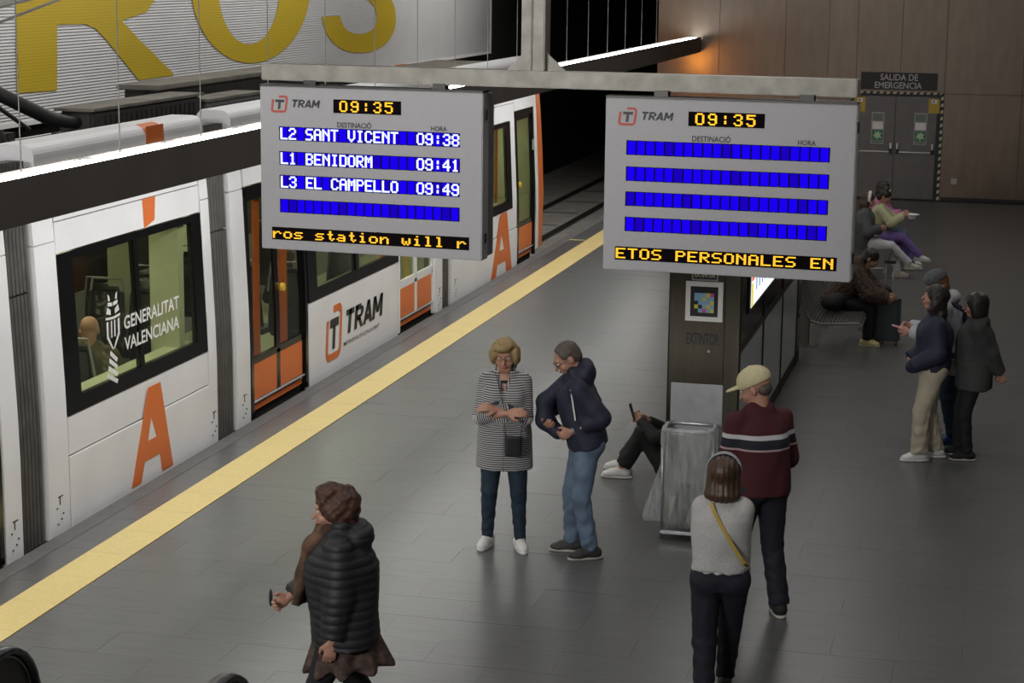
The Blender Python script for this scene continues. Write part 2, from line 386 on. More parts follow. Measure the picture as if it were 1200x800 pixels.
# yellow letters: flat print, slat-gap shade painted on as darker lines, carried 4 mm proud of the slats
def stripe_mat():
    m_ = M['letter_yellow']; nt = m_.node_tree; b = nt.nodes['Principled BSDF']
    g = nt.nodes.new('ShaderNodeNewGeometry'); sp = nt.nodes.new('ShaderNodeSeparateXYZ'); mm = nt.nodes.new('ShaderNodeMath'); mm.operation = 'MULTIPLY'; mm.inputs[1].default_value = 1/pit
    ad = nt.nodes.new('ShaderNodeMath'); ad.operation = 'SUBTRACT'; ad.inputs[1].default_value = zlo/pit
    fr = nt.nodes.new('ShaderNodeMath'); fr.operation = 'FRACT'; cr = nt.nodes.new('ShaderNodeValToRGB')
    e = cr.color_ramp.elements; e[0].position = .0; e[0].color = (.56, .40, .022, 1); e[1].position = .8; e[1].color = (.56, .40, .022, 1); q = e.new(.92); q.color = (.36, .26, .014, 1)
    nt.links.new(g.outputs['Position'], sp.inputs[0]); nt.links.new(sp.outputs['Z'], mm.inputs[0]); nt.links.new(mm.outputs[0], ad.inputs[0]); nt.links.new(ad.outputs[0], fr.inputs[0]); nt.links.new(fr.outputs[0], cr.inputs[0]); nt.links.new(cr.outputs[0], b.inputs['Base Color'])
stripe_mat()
def bez(pts, n=10):
    out = []
    for i in range(0, len(pts)-1, 3):
        a, b, c, d = [Vector(p) for p in pts[i:i+4]]
        for k in range(n): t = k/n; out.append(a*(1-t)**3+b*3*t*(1-t)**2+c*3*t*t*(1-t)+d*t**3)
    out.append(Vector(pts[-1])); return [(p[0], p[1]) for p in out]
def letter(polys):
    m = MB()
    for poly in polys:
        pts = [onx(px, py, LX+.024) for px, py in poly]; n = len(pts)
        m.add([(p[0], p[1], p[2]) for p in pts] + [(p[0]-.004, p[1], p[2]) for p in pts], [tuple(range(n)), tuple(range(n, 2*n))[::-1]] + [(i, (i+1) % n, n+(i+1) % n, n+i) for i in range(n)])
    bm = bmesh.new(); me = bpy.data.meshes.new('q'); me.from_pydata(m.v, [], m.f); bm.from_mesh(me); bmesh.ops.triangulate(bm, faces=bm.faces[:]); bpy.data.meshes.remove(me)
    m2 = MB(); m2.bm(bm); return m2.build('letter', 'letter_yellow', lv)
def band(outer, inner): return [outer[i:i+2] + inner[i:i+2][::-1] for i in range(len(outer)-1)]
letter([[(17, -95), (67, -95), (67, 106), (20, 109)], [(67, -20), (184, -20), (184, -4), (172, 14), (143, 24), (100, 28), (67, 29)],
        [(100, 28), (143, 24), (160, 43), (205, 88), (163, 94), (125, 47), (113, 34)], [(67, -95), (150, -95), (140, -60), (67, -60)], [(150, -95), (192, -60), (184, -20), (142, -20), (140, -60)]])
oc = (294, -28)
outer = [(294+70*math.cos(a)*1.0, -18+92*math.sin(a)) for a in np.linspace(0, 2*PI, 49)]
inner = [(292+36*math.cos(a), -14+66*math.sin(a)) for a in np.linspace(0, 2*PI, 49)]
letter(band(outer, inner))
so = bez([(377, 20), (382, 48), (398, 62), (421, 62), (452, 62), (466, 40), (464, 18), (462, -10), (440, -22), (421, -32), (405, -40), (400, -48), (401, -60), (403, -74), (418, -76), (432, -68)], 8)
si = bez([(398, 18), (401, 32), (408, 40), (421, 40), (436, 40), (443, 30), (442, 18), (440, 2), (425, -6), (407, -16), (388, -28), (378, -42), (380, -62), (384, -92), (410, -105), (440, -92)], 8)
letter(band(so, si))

# ------------------------------------------------------------------ suspended light beam over the platform edge
BX = -5.95
lb = thing('light_beam', 'long dark suspended beam with bright uplight trough above the platform edge', 'lighting', (BX, 20, 2.77))
bx('beam_casing', 'beam', lb, BX-.28, BX, 4, 39.1, 2.77, 3.02)
m = MB(); m.box(BX-.02, BX, 4, 39.1, 3.02, 3.065); m.box(BX-.28, BX-.26, 4, 39.1, 3.02, 3.065); m.build('trough_lip', 'beam', lb)
y = 4.1; 
while y < 38.8:
    bx('lamp_tube', 'lamp', lb, BX-.22, BX-.07, y, min(y+1.24, 39.0), 3.03, 3.058, bev=.008); y += 1.43
k = 0
for i in range(-4, 17):
    yw = 11.23 + 1.4325*i + .0
    if yw < 5 or yw > 38: continue
    m = MB(); m.tube([(BX-.03, yw, 3.06), (BX-.03, yw, 6.99)], .004, 6); m.build('suspension_wire', 'bench_frame', lb)

# ------------------------------------------------------------------ display gantry
UA = -.058
u = Vector((math.cos(UA), math.sin(UA), 0)); nrm = Vector((math.sin(UA), -math.cos(UA), 0))
gt = thing('display_gantry', 'galvanised steel crossbar on a ceiling post carrying both departure boards', 'gantry', (-2.68, 11.3, 3.70))
O = Vector((-4.44, 11.40+.08, 3.70))
def GT(o): return Matrix(((u.x, -nrm.x, 0, o.x), (u.y, -nrm.y, 0, o.y), (0, 0, 1, o.z), (0, 0, 0, 1)))
bx('crossbar', 'galvanised', gt, 0, 3.63, -.06, .08, 0, .098, T=GT(O), bev=.006)
o = gt
m = MB(); px0 = 1.66
m.box(px0, px0+.066, -.05, .07, .098, 3.28, GT(O), .006); m.box(px0+.078, px0+.144, -.05, .07, .098, 3.28, GT(O), .006); m.box(px0+.06, px0+.084, -.035, .06, .098, 3.28, GT(O)); m.build('post', 'galvanised', gt)
for a, b in ((px0, px0-.10), (px0+.144, px0+.26)):
    m = MB(); TT = GT(O); v = [TT @ Vector(p) for p in ((a, 0, .098), (b, 0, .098), (a, 0, .20), (a, .02, .098), (b, .02, .098), (a, .02, .20))]
    m.add(v, [(0, 1, 2), (3, 5, 4), (0, 3, 4, 1), (1, 4, 5, 2), (2, 5, 3, 0)]); m.build('gusset', 'galvanised', gt)

F57 = {'0': '01110 10001 10001 10001 10001 10001 01110', '1': '00100 01100 00100 00100 00100 00100 01110', '2': '01110 10001 00001 00110 01000 10000 11111', '3': '01110 10001 00001 00110 00001 10001 01110',
 '4': '00010 00110 01010 10010 11111 00010 00010', '5': '11111 10000 11110 00001 00001 10001 01110', '8': '01110 10001 10001 01110 10001 10001 01110', '9': '01110 10001 10001 01111 00001 10001 01110',
 ':': '00000 00100 00100 00000 00100 00100 00000', 'A': '01110 10001 10001 11111 10001 10001 10001', 'B': '11110 10001 10001 11110 10001 10001 11110', 'C': '01110 10001 10000 10000 10000 10001 01110',
 'D': '11110 10001 10001 10001 10001 10001 11110', 'E': '11111 10000 10000 11110 10000 10000 11111', 'I': '01110 00100 00100 00100 00100 00100 01110', 'L': '10000 10000 10000 10000 10000 10000 11111',
 'M': '10001 11011 10101 10101 10001 10001 10001', 'N': '10001 11001 10101 10011 10001 10001 10001', 'O': '01110 10001 10001 10001 10001 10001 01110', 'P': '11110 10001 10001 11110 10000 10000 10000',
 'R': '11110 10001 10001 11110 10100 10010 10001', 'S': '01111 10000 10000 01110 00001 00001 11110', 'T': '11111 00100 00100 00100 00100 00100 00100', 'V': '10001 10001 10001 10001 10001 01010 00100',
 'a': '00000 00000 01110 00001 01111 10001 01111', 'i': '00100 00000 01100 00100 00100 00100 01110', 'l': '01100 00100 00100 00100 00100 00100 01110', 'n': '00000 00000 10110 11001 10001 10001 10001',
 'o': '00000 00000 01110 10001 10001 10001 01110', 'r': '00000 00000 10110 11001 10000 10000 10000', 's': '00000 00000 01111 10000 01110 00001 11110', 't': '00100 00100 01110 00100 00100 00101 00010', 'w': '00000 00000 10001 10001 10101 10101 01010',
 "'": '00001 00001 00000 00000 00000 00000 00000', ' ': '00000 00000 00000 00000 00000 00000 00000'}
def dots(mb, ch, T, u0, v1, du, dv, fat=.84, bold=False, w=.003):
    rows = F57[ch].split()
    for r_, row in enumerate(rows):
        for c_, b in enumerate(row):
            if b == '1':
                a = u0+c_*du; t = v1-r_*dv; e = du*(fat + (.45 if bold else 0))
                mb.add([T @ Vector(p) for p in ((a, t-dv*fat, w), (a+e, t-dv*fat, w), (a+e, t, w), (a, t, w))], [(0, 1, 2, 3)])
def tram_logo(parent, T, u0, v0, ht, red, ink, small=None, wfac=1.0, gap=.012, txtw=None):
    """broken rounded square, T inside, word TRAM to its right; at print thickness"""
    h = ht; wd = ht*wfac; t = h*.13
    m = MB(); r = h*.22
    def arcpts(cx, cy, a0, a1, rad, n=5): return [(cx+rad*math.cos(math.radians(a0+(a1-a0)*k/n))*wfac, cy+rad*math.sin(math.radians(a0+(a1-a0)*k/n))) for k in range(n+1)]
    def path(rad_off):
        q = r-rad_off; e = rad_off; L, R_, B, Tt = e*wfac, wd-e*wfac, e, h-e
        cxL = L+q*wfac; cxR = R_-q*wfac; p1 = [(wd*.42, Tt)] + arcpts(cxR, Tt-q, 90, 0, q) + arcpts(cxR, B+q, 0, -90, q) + arcpts(cxL, B+q, 270, 180, q) + [(L, h*.76)]
        return p1
    A, B_ = path(0), path(t)
    sh = .12
    for i in range(len(A)-1):
        q = [A[i], A[i+1], B_[i+1], B_[i]]
        m.prism([(u0+a+b*sh, v0+b) for a, b in q][::-1], .0015, T)
    m.build('logo_frame', red, parent)
    m = MB(); q = lambda pts: m.prism([(u0+a*wd+b*h*sh, v0+b*h) for a, b in pts], .0015, T)
    q([(.42, .2), (.58, .2), (.58, .62), (.42, .62)]); q([(.22, .60), (.78, .60), (.78, .76), (.22, .76)])
    tw = txtw or h*2.2
    gl = {'T': [[(.5, 0), (.5, 1)], [(0, .9), (1, .9)]], 'R': [[(.12, 0), (.12, 1)], [(.0, .9), (.72, .9), (.88, .78), (.88, .6), (.72, .45), (.12, .45)], [(.5, .45), (.92, 0)]], 'A': [[(.06, 0), (.5, 1)], [(.5, 1), (.94, 0)], [(.25, .28), (.75, .28)]],
          'M': [[(.08, 0), (.12, 1)], [(.12, 1), (.5, .25)], [(.5, .25), (.88, 1)], [(.88, 1), (.92, 0)]]}
    m.build('logo_initial', ink, parent); m = MB()
    cwid = tw/4.35; gx = u0+wd*1.30
    for ci, ch in enumerate('TRAM'):
        for st_ in gl[ch]:
            for (a, b), (c, d) in zip(st_[:-1], st_[1:]):
                sc1 = cwid*(.88 if ch != 'M' else 1.1); y0_, H2 = v0+h*.34, h*.44; A_ = Vector((gx+ci*cwid*1.06+a*sc1+b*H2*.22, y0_+b*H2)); B2 = Vector((gx+ci*cwid*1.06+c*sc1+d*H2*.22, y0_+d*H2))
                horiz = abs(B2.y-A_.y) < H2*.1; tt = H2*.12 if horiz else cwid*.15; o_ = Vector((0, tt)) if horiz else Vector((tt, 0)); 
                m.prism([tuple(A_-o_), tuple(B2-o_), tuple(B2+o_), tuple(A_+o_)] if horiz else [tuple(A_-o_), tuple(A_+o_), tuple(B2+o_), tuple(B2-o_)], .0015, T)
    if small: text_mesh(m, small, T, u0+wd*1.2, v0+h*.14, tw*.95, h*.09, bold=.005)
    return m.build('logo_lettering', ink, parent)

def board(cornerTL, yaw, rows, marquee, label, partial=False):
    a = Vector(cornerTL); uu = Vector((math.cos(yaw), math.sin(yaw), 0)); W_, H_ = 1.443, 1.0
    t = thing('departure_board', label, 'display', (a.x+uu.x*W_/2, a.y+uu.y*W_/2, a.z-H_), 'hanging departure boards')
    T = frame((a.x, a.y, a.z-H_), uu); TB = T @ Matrix.Rotation(0, 4, 'X')
    def b_(name, mat, u0, u1, v0, v1, w0, w1, bev=0, lab=None): return bx(name, mat, t, u0, u1, v0, v1, w0, w1, bev, T, lab)
    b_('cabinet', 'board', 0, W_, 0, H_, -.115, 0, .005)
    b_('rear_cabinet', 'board_back', .012, W_-.012, .01, H_-.01, -.25, -.135, .005)
    b_('spacer', 'black', .03, W_-.03, .03, H_-.03, -.135, -.115)
    b_('top_flange', 'dark_steel', .0, W_, H_, H_+.012, -.12, .004)
    for v in (.13, .87):
        b_('latch', 'black', W_, W_+.006, H_*(1-v)-.03, H_*(1-v)+.03, -.075, -.045)
    for uf in (.22, .80):
        b_('hanger', 'dark_steel', W_*uf-.04, W_*uf+.04, H_+.01, H_+.045, -.10, -.03)
    ul, ur = .090*W_, .900*W_; cw = (ur-ul)/21
    wl = [.244, .395, .540, .688]
    for ri, vt in enumerate(wl):
        v1 = H_*(1-vt); v0 = v1-.080
        b_('row_bezel', 'screen_black', ul-.003, ur+.003, v0-.002, v1+.002, 0, .0008)
        if ri == 0: pass
        global CELL
        for c in range(21):
            o = bpy.data.objects.new('display_cell', CELL_ME[(ri*7+c*5) % 6 == 2]); C.objects.link(o); o.parent = t
            p = T @ Vector((ul+cw*(c+.5), (v0+v1)/2, .0012)); o.location = p - BASE[t.name]; o.rotation_euler = (0, 0, yaw)
        if rows[ri]:
            for c, ch in enumerate(rows[ri]):
                if ch != ' ': m = MB(); dots(m, ch, T, ul+cw*c+cw*.10, v1-.005, cw*.165, .0102, fat=1.0, bold=True, w=.003); m.build('character', 'lcd_white', t)
    # clock
    cu0, cu1, cv1 = .338*W_, .642*W_, H_*(1-.066)
    b_('clock_panel', 'screen_black', cu0, cu1, cv1-.082, cv1, 0, .0015)
    step = (cu1-cu0)/5.9
    for i, ch in enumerate('09:35'): m = MB(); dots(m, ch, T, cu0+.040+i*step*.99, cv1-.008, .0098, .0096, bold=True, w=.003, fat=.86); m.build('clock_digit', 'amber', t)
    # marquee
    mu0, mu1, mv1 = .050*W_, .945*W_, H_*(1-.862)
    b_('message_panel', 'screen_black', mu0, mu1, mv1-.078, mv1, 0, .0015)
    n = len(marquee); st = (mu1-mu0-.012)/n
    for i, ch in enumerate(marquee):
        if ch != ' ': m = MB(); dots(m, ch, T, mu0+.006+i*st, mv1-.009, st*.155, .0086, bold=True, w=.003, fat=.8); m.build('message_character', 'amber', t)
    tram_logo(t, T, .050*W_, H_*(1-.158), .105, 'tram_red', 'ink', small=None, txtw=.185)
    m = MB(); text_mesh(m, 'DESTINACIÓ', T, .355*W_, H_*(1-.235), .155*W_, .040, bold=.018); m.build('heading_word', 'ink', t)
    m = MB(); text_mesh(m, 'HORA', T, .775*W_, H_*(1-.234), .07*W_, .028, bold=.018); m.build('heading_word', 'ink', t)
cw_ = (.81*1.443)/21
CELL_ME = []
for key in ('blue_cell', 'blue_dim'):
    me = bpy.data.meshes.new('display_cell'); hw = cw_/2-.0045
    me.from_pydata([(-hw, 0, -.038), (hw, 0, -.038), (hw, 0, .038), (-hw, 0, .038), (-hw, .001, -.038), (hw, .001, -.038), (hw, .001, .038), (-hw, .001, .038)], [], [(0, 1, 2, 3), (7, 6, 5, 4), (0, 4, 5, 1), (1, 5, 6, 2), (2, 6, 7, 3), (3, 7, 4, 0)])
    me.materials.append(M[key]); CELL_ME.append(me)
board((-4.444, 11.397, 3.664), -.069, ['L2 SANT VICENT  09:38', 'L1 BENIDORM     09:41', 'L3 EL CAMPELLO  09:49', ''], 'ros station will r', 'left hanging departure board listing Sant Vicent, Benidorm and El Campello')
board((-2.251, 11.227, 3.663), -.048, ['', '', '', ''], 'ETOS PERSONALES EN', 'right hanging departure board with four empty blue rows')

# ------------------------------------------------------------------ TRAM
XT = -7.06
tram = thing('tram', 'white and orange tram standing at the platform', 'tram', (-8.3, 20, -.3))
def lean(z): return -.045*max(0, z-.9) if z < 2.41 else -.068-.10*(z-2.41)
def skin(mb, y0, y1, z0, z1, off=0.0, th=.05, prof=None):
    """a piece of the curved side wall, off = how far it stands proud"""
    n = max(1, int((z1-z0)/.35)); zs = [z0+(z1-z0)*i/n for i in range(n+1)]
    v = []
    for z in zs:
        x = XT+lean(z)+off; v += [(x, y0, z), (x, y1, z), (x-th, y1, z), (x-th, y0, z)]
    f = [(0, 3, 2, 1), (4*n, 4*n+1, 4*n+2, 4*n+3)]
    for i in range(n):
        a = 4*i
        for k in range(4): f.append((a+k, a+(k+1) % 4, a+4+(k+1) % 4, a+4+k))
    mb.add(v, f)
def sk(name, mat, y0, y1, z0, z1, off=0.0, th=.05, parent=tram, label=None):
    m = MB(); skin(m, y0, y1, z0, z1, off, th); return m.build(name, mat, parent, label=label)
G = .008
def window(y0, y1, gy0, gy1, mull=None, zb=.87, zt=2.155, gz0=1.0, gz1=2.09, gl='glass'):
    m = MB(); skin(m, y0, y1, zb, gz0, .006); skin(m, y0, y1, gz1, zt, .006); skin(m, y0, gy0, gz0, gz1, .006); skin(m, gy1, y1, gz0, gz1, .006)
    if mull: skin(m, mull-.035, mull+.035, gz0, gz1, .006)
    w_ = m.build('window', 'black_gloss', tram)
    for a, b in ([(gy0, mull-.035), (mull+.035, gy1)] if mull else [(gy0, gy1)]): sk('pane', gl, a, b, gz0, gz1, -.004, .006, parent=w_)
    return w_
def module(y0, y1, wy0, wy1, g0, g1, mull, upper=True, split=True):
    """white car body side around a window with the hinged skirt below"""
    sk('waist_panel', 'white_paint', y0+G, y1-G, .555, .865)
    sk('skirt_panel', 'white_paint', y0+G, y1-G, -.12, .540, .012, .06)
    sk('cantrail_panel', 'white_paint', y0+G, y1-G, 2.165, 2.405)
    sk('upper_cantrail', 'white_paint', y0+G, y1-G, 2.415, 2.62)
    sk('seal', 'seal', y0, y1, .50, .60, -.02, .02); sk('seal', 'seal', y0, y1, 2.35, 2.45, -.02, .02)
    window(wy0, wy1, g0, g1, mull)
def post(y0, y1, z1=2.45, off=.004):
    o = sk('door_post', 'white_paint', y0, y1, -.05, 2.26, off, .08); sk('post_head', 'white_paint', y0, y1, 2.27, 2.62, off, .08)
    m = MB(); c = (y0+y1)/2
    for (dy, z) in ((-.05, .18), (.05, .12), (.02, .08), (-.04, .05)): m.box(XT+off, XT+off+.006, c+dy-.008, c+dy+.008, z-.006, z+.006)
    m.box(XT+off, XT+off+.004, c-.03, c+.05, .262, .270); m.box(XT+off, XT+off+.004, c-.006, c+.004, .20, .262); m.build('jacking_mark', 'ink', o)
def bellows(y0, y1, z1=2.92):
    m = MB(); n = 7; w_ = (y1-y0)/n
    zs = [0, .6, 1.2, 1.8, 2.4, z1]
    for part, (za, zb_) in enumerate(((-.05, 1.92), (1.935, z1))):
        for k in range(n):
            ya = y0+k*w_
            pr_ = [(ya, -.16), (ya+w_*.2, -.06), (ya+w_*.5, -.045), (ya+w_*.8, -.06), (ya+w_, -.16)]
            nn = 5; zz = [za+(zb_-za)*i/nn for i in range(nn+1)]; v = []; f = []
            for z in zz:
                for (yy, xo) in pr_: v.append((XT+lean(min(z, 2.4))+xo+.02, yy, z))
            for i in range(nn):
                for j in range(4): a = i*5+j; f.append((a, a+1, a+6, a+5))
            m.add(v, f)
    m.box(XT-.25, XT-.16, y0, y1, -.05, z1); o = m.build('bellows', 'bellows', tram, label='grey corrugated rubber bellows between tram cars')
    return o
def door(y0, y1, leaves=2, zo=.50, white=False, frame_m='black_gloss', zt=2.24):
    m = MB(); fr = .06
    skin(m, y0, y0+fr, -.02, zt, .0); skin(m, y1-fr, y1, -.02, zt, .0); skin(m, y0, y1, zt-.06, 2.27, .0)
    d = m.build('door', 'white_paint' if white else frame_m, tram, label='tram door with orange lower panels')
    sk('step_recess', 'black', y0+fr, y1-fr, -.08, .12, -.07, .03, parent=d)
    sk('step_strip', 'orange', y0+.12, y1-.10, .025, .075, -.045, .02, parent=d)
    sk('door_sill', 'grey_white', y0+fr, y1-fr, .112, .128, -.02, .04, parent=d)
    a = y0+fr; wd = (y1-y0-2*fr)/leaves
    for i in range(leaves):
        b0, b1 = a+i*wd+.006, a+(i+1)*wd-.006
        sk('leaf_panel', 'orange', b0+.015, b1-.015, .14, zo, -.03, .03, parent=d)
        m = MB(); s_ = .045
        skin(m, b0, b0+s_, .13, zt-.06, -.028, .03); skin(m, b1-s_, b1, .13, zt-.06, -.028, .03); skin(m, b0, b1, zt-.12, zt-.06, -.028, .03)
        skin(m, b0, b1, zo, zo+(.10 if white else .07), -.028, .03)
        m.build('leaf_frame', 'white_paint' if white else 'black_gloss', d)
        sk('leaf_glass', 'glass', b0+s_, b1-s_, zo+.07, zt-.12, -.04, .006, parent=d)
        hy = b1-.07 if i == 0 else b0+.07
        m = MB(); m.box(XT-.03, XT-.008, hy-.018, hy+.018, 1.62, 1.78); m.build('handle', 'pale_grey', d)
        if i == leaves-1:
            m = MB(); m.tube([(XT-.035, b0+.10, 1.16), (XT+.0, b0+.10, 1.16)], .042, 12); m.build('door_button', 'rail_yellow', d, label='yellow round door button')
    return d
# from the near end to the far nose
sk('waist_panel', 'white_paint', 7.2, 11.0, -.12, .865); sk('cantrail_panel', 'white_paint', 7.2, 12.8, 2.27, 2.62); window(7.2, 11.0, 7.4, 10.8)
sk('cantrail_panel', 'white_paint', 7.2, 11.0, 2.165, 2.26)
door(11.05, 12.80)
post(12.83, 13.08); bellows(13.10, 13.50); post(13.52, 13.86)
module(13.87, 16.71, 13.88, 16.70, 14.13, 16.49, 15.30)
post(16.72, 16.91); bellows(16.93, 17.40); post(17.42, 17.75)
door(17.80, 19.42)
sk('waist_panel', 'white_paint', 19.44, 22.60, -.06, .865); sk('cantrail_panel', 'white_paint', 17.8, 24.28, 2.28, 2.62)
sk('cantrail_panel', 'white_paint', 19.44, 22.60, 2.165, 2.272)
window(19.44, 22.62, 19.72, 22.40, 21.05)
door(22.64, 24.26, white=True, zo=.50)
post(24.28, 24.54); bellows(24.55, 24.95); post(24.98, 25.34)
module(25.34, 28.58, 25.4, 28.3, 25.62, 28.05, 26.9)
sk('door_post', 'white_paint', 28.30, 28.58, .555, 2.165); sk('door_post', 'black_gloss', 28.585, 28.66, -.02, 2.27)
m = door(28.67, 29.80, leaves=1, zo=.50)
sk('cantrail_panel', 'white_paint', 28.6, 29.82, 2.28, 2.62)
sk('door_post', 'white_paint', 29.82, 29.98, .05, 2.55, .004)
m = MB()   # rounded orange nose corner wrapping round the far end
n = 10
ring = []
for z in (0.05, .35, .6, .9, 1.3, 1.8, 2.2, 2.5, 2.62, 2.85):
    bul = .10*math.sin(min(1, max(0, z/2.6))*PI)
    ring.append([(XT+lean(z), 29.985, z)] + [(XT+lean(z) - (1-math.cos(a))*.9, 30.22+bul+math.sin(a)*.42, z) for a in [i*PI/2/n for i in range(n+1)]] + [(-8.3, 30.66+bul, z)])
v = [p for r_ in ring for p in r_]; L_ = n+3
m.add(v, [(i*L_+j, i*L_+j+1, (i+1)*L_+j+1, (i+1)*L_+j) for i in range(len(ring)-1) for j in range(L_-1)])
v2 = [(-16.6-p[0], p[1], p[2]) for p in v]; m.add(v2, [(i*L_+j+1, i*L_+j, (i+1)*L_+j, (i+1)*L_+j+1) for i in range(len(ring)-1) for j in range(L_-1)])
m.build('nose', 'orange', tram, smooth=True, label='rounded orange nose of the tram')
# orange letters on the sides
def side_print(name, polys, off=.016, mat='orange', zflat=False):
    m = MB()
    for poly in polys:
        n = len(poly); P = [(XT+lean(z)+off, y, z) for y, z in poly]; Q = [(x-.003, y, z) for x, y, z in P]
        m.add(P+Q, [tuple(range(n)), tuple(range(n, 2*n))[::-1]] + [(i, n+i, n+(i+1) % n, (i+1) % n) for i in range(n)])
    return m.build(name, mat, tram)
def AA(y0, z0, y1, zt, nm='letter_mark'):
    H_ = zt-z0; W_ = y1-y0; f = lambda a, b: (y0+a*W_, z0+b*H_)
    return side_print(nm, [[f(0, 0), f(.22, 0), f(.315, .21), f(.40, .42), f(.49, .67), f(.585, 1), f(.44, 1)], [f(.49, .67), f(.62, .42), f(.685, .21), f(.73, 0), f(1, 0), f(.73, 1), f(.585, 1)], [f(.315, .21), f(.685, .21), f(.62, .42), f(.40, .42)]])
AA(14.98, .0, 15.84, .80)
AA(27.0, -.05, 28.25, .86)
side_print('letter_mark', [[(15.50, 2.16), (15.72, 2.21), (15.76, 2.41), (15.50, 2.41)]], .004); side_print('letter_mark', [[(16.02, 2.49), (16.22, 2.56), (16.18, 2.60), (15.98, 2.60)]], .004)
# body marks: TRAM logo on the side, regional lettering on the window
TG = frame((XT+.004, 0, 0), (0, 1, 0))
tram_logo(tram, TG, 19.95, .12, .60, 'orange', 'ink', small="METROPOLITÀ D'ALACANT", wfac=.85, txtw=1.35)
m = MB(); TWN = frame((XT-.045, 0, 0), (0, 1, 0))
text_mesh(m, 'GENERALITAT', TWN, 14.93, 1.38, 1.13, .115, bold=.018, w0=.048); m.build('window_word', 'white', tram); m = MB(); text_mesh(m, 'VALENCIANA', TWN, 14.93, 1.20, 1.13, .115, bold=.018, w0=.048); m.build('window_word', 'white', tram); m = MB()
TE = frame((XT-.02, 14.56, 1.02), (0, 1, 0))
def poly(pts): m.prism(pts, .002, Matrix.Translation((.03, 0, 0)) @ TE)
for k in range(4): z = .02+k*.06; poly([(.02+.02*k, z+.0), (.20, z-.08+.0), (.22, z-.05), (.03+.02*k, z+.035)])
for s_ in (0, 1):
    def mir(p): return [(.15+(q[0]-.15)*(1 if s_ else -1), q[1]) for q in p]
    poly(mir([(.15, .24), (.17, .24), (.26, .34), (.24, .36)])); poly(mir([(.24, .34), (.27, .34), (.27, .48), (.24, .48)])); poly(mir([(.17, .34), (.19, .34), (.19, .48), (.17, .48)]))
    poly(mir([(.15, .49), (.28, .50), (.29, .52), (.15, .51)])); poly(mir([(.19, .53), (.27, .55), (.25, .60), (.19, .57)])); poly(mir([(.16, .60), (.24, .61), (.24, .64), (.16, .63)])); poly(mir([(.20, .65), (.23, .65), (.24, .71), (.21, .69)]))
m.build('window_emblem', 'white', tram)

# roof: fairings, equipment boxes, pantograph
def fairing(y0, y1, lab=None):
    m = MB(); pr_ = []
    xs = XT-.075
    for i in range(7):
        a = i/6*PI/2; pr_.append((xs-.10+.10*math.cos(a), 2.93+.10*math.sin(a)))
    prof = [(xs, 2.64)] + pr_ + [(xs-.30, 3.03), (xs-.34, 2.98), (xs-.34, 2.64)]
    n = len(prof); v = [(x, y0, z) for x, z in prof] + [(x, y1, z) for x, z in prof]
    m.add(v, [tuple(range(n))[::-1], tuple(range(n, 2*n))] + [(i, n+i, n+(i+1) % n, (i+1) % n)[::-1] for i in range(n)])
    return m.build('roof_fairing', 'white_paint', tram, label=lab)
fairing(8.0, 12.9); fairing(13.60, 16.86); fairing(17.52, 24.4); fairing(25.1, 30.0)
m = MB()
m.prism([(15.62, .0), (16.02, .0), (15.98, .38), (15.62, .38)], .003, frame((XT-.075, 0, 2.64), (0, 1, 0)))
for i in range(6):
    a0, a1 = i/6*PI/2, (i+1)/6*PI/2
    p = [(XT-.175+.103*math.cos(a), 2.93+.103*math.sin(a)) for a in (a0, a1)]
    m.add([(p[0][0], 15.62, p[0][1]), (p[0][0], 15.99, p[0][1]), (p[1][0], 15.97, p[1][1]), (p[1][0], 15.63, p[1][1])], [(0, 1, 2, 3)])
m.build('fairing_mark', 'orange', tram)
for a, b in ((7.2, 13.1), (13.5, 16.93), (17.4, 24.55), (24.95, 30.0)):
    bx('roof', 'roof_dark', tram, -9.50, XT-.12, a, b, 2.60, 2.66); bx('far_side', 'white_paint', tram, -9.55, -9.50, a, b, -.1, 2.66)
for (x0, x1, y0, y1, z0, z1, mt_) in ((-8.12, -7.80, 15.97, 18.4, 2.66, 3.10, 'roof_dark'), (-8.05, -7.78, 18.5, 19.95, 2.66, 3.03, 'board_back'), (-8.3, -7.9, 21.7, 24.2, 2.66, 3.06, 'roof_dark'),
                                  (-8.4, -7.7, 12.4, 13.2, 2.66, 2.95, 'roof_dark'), (-8.5, -7.6, 25.4, 29.2, 2.66, 2.95, 'roof_dark')):
    b_ = bx('equipment_box', mt_, tram, x0, x1, y0, y1, z0, z1, .02)
    m = MB(); m.box(x0-.03, x1+.03, y0-.03, (y0+y1)/2-.01, z1+.004, z1+.03); m.box(x0-.03, x1+.03, (y0+y1)/2+.01, y1+.03, z1+.004, z1+.03); m.build('box_lid', 'roof_tan', b_)
    m = MB(); k = y0+.15
    while k < y1-.1: m.box(x1, x1+.012, k, k+.05, z0+.06, z1-.05); k += .11
    m.build('cooling_fins', 'roof_dark' if k % 2 else 'bellows', b_)
bx('raised_lid', 'roof_tan', tram, -8.62, -8.15, 18.2, 23.0, 3.15, 3.20, .01); bx('raised_box', 'roof_dark', tram, -8.58, -8.2, 18.3, 22.9, 2.66, 3.15, .01)
m = MB()
for k in range(26):
    random.seed(k); yy = 13.7+random.random()*1.8; xx = -7.75-random.random()*1.2; s_ = .05+random.random()*.12
    m.box(xx, xx+s_*1.5, yy, yy+s_*2, 2.66, 2.70+random.random()*.26)
m.build('roof_fittings', 'roof_dark', tram)
m = MB()
for k in range(6): m.tube([(-7.55-.05*k, 13.7+.2*k, 2.68), (-7.6-.1*k, 14.4+.1*k, 2.85+.03*k), (-7.7-.12*k, 15.4, 2.74)], .022, 6)
m.build('roof_cable', 'black', tram)
bx('fairing_fins', 'bellows', tram, -7.6, -7.3, 16.95, 17.4, 2.6, 2.85)
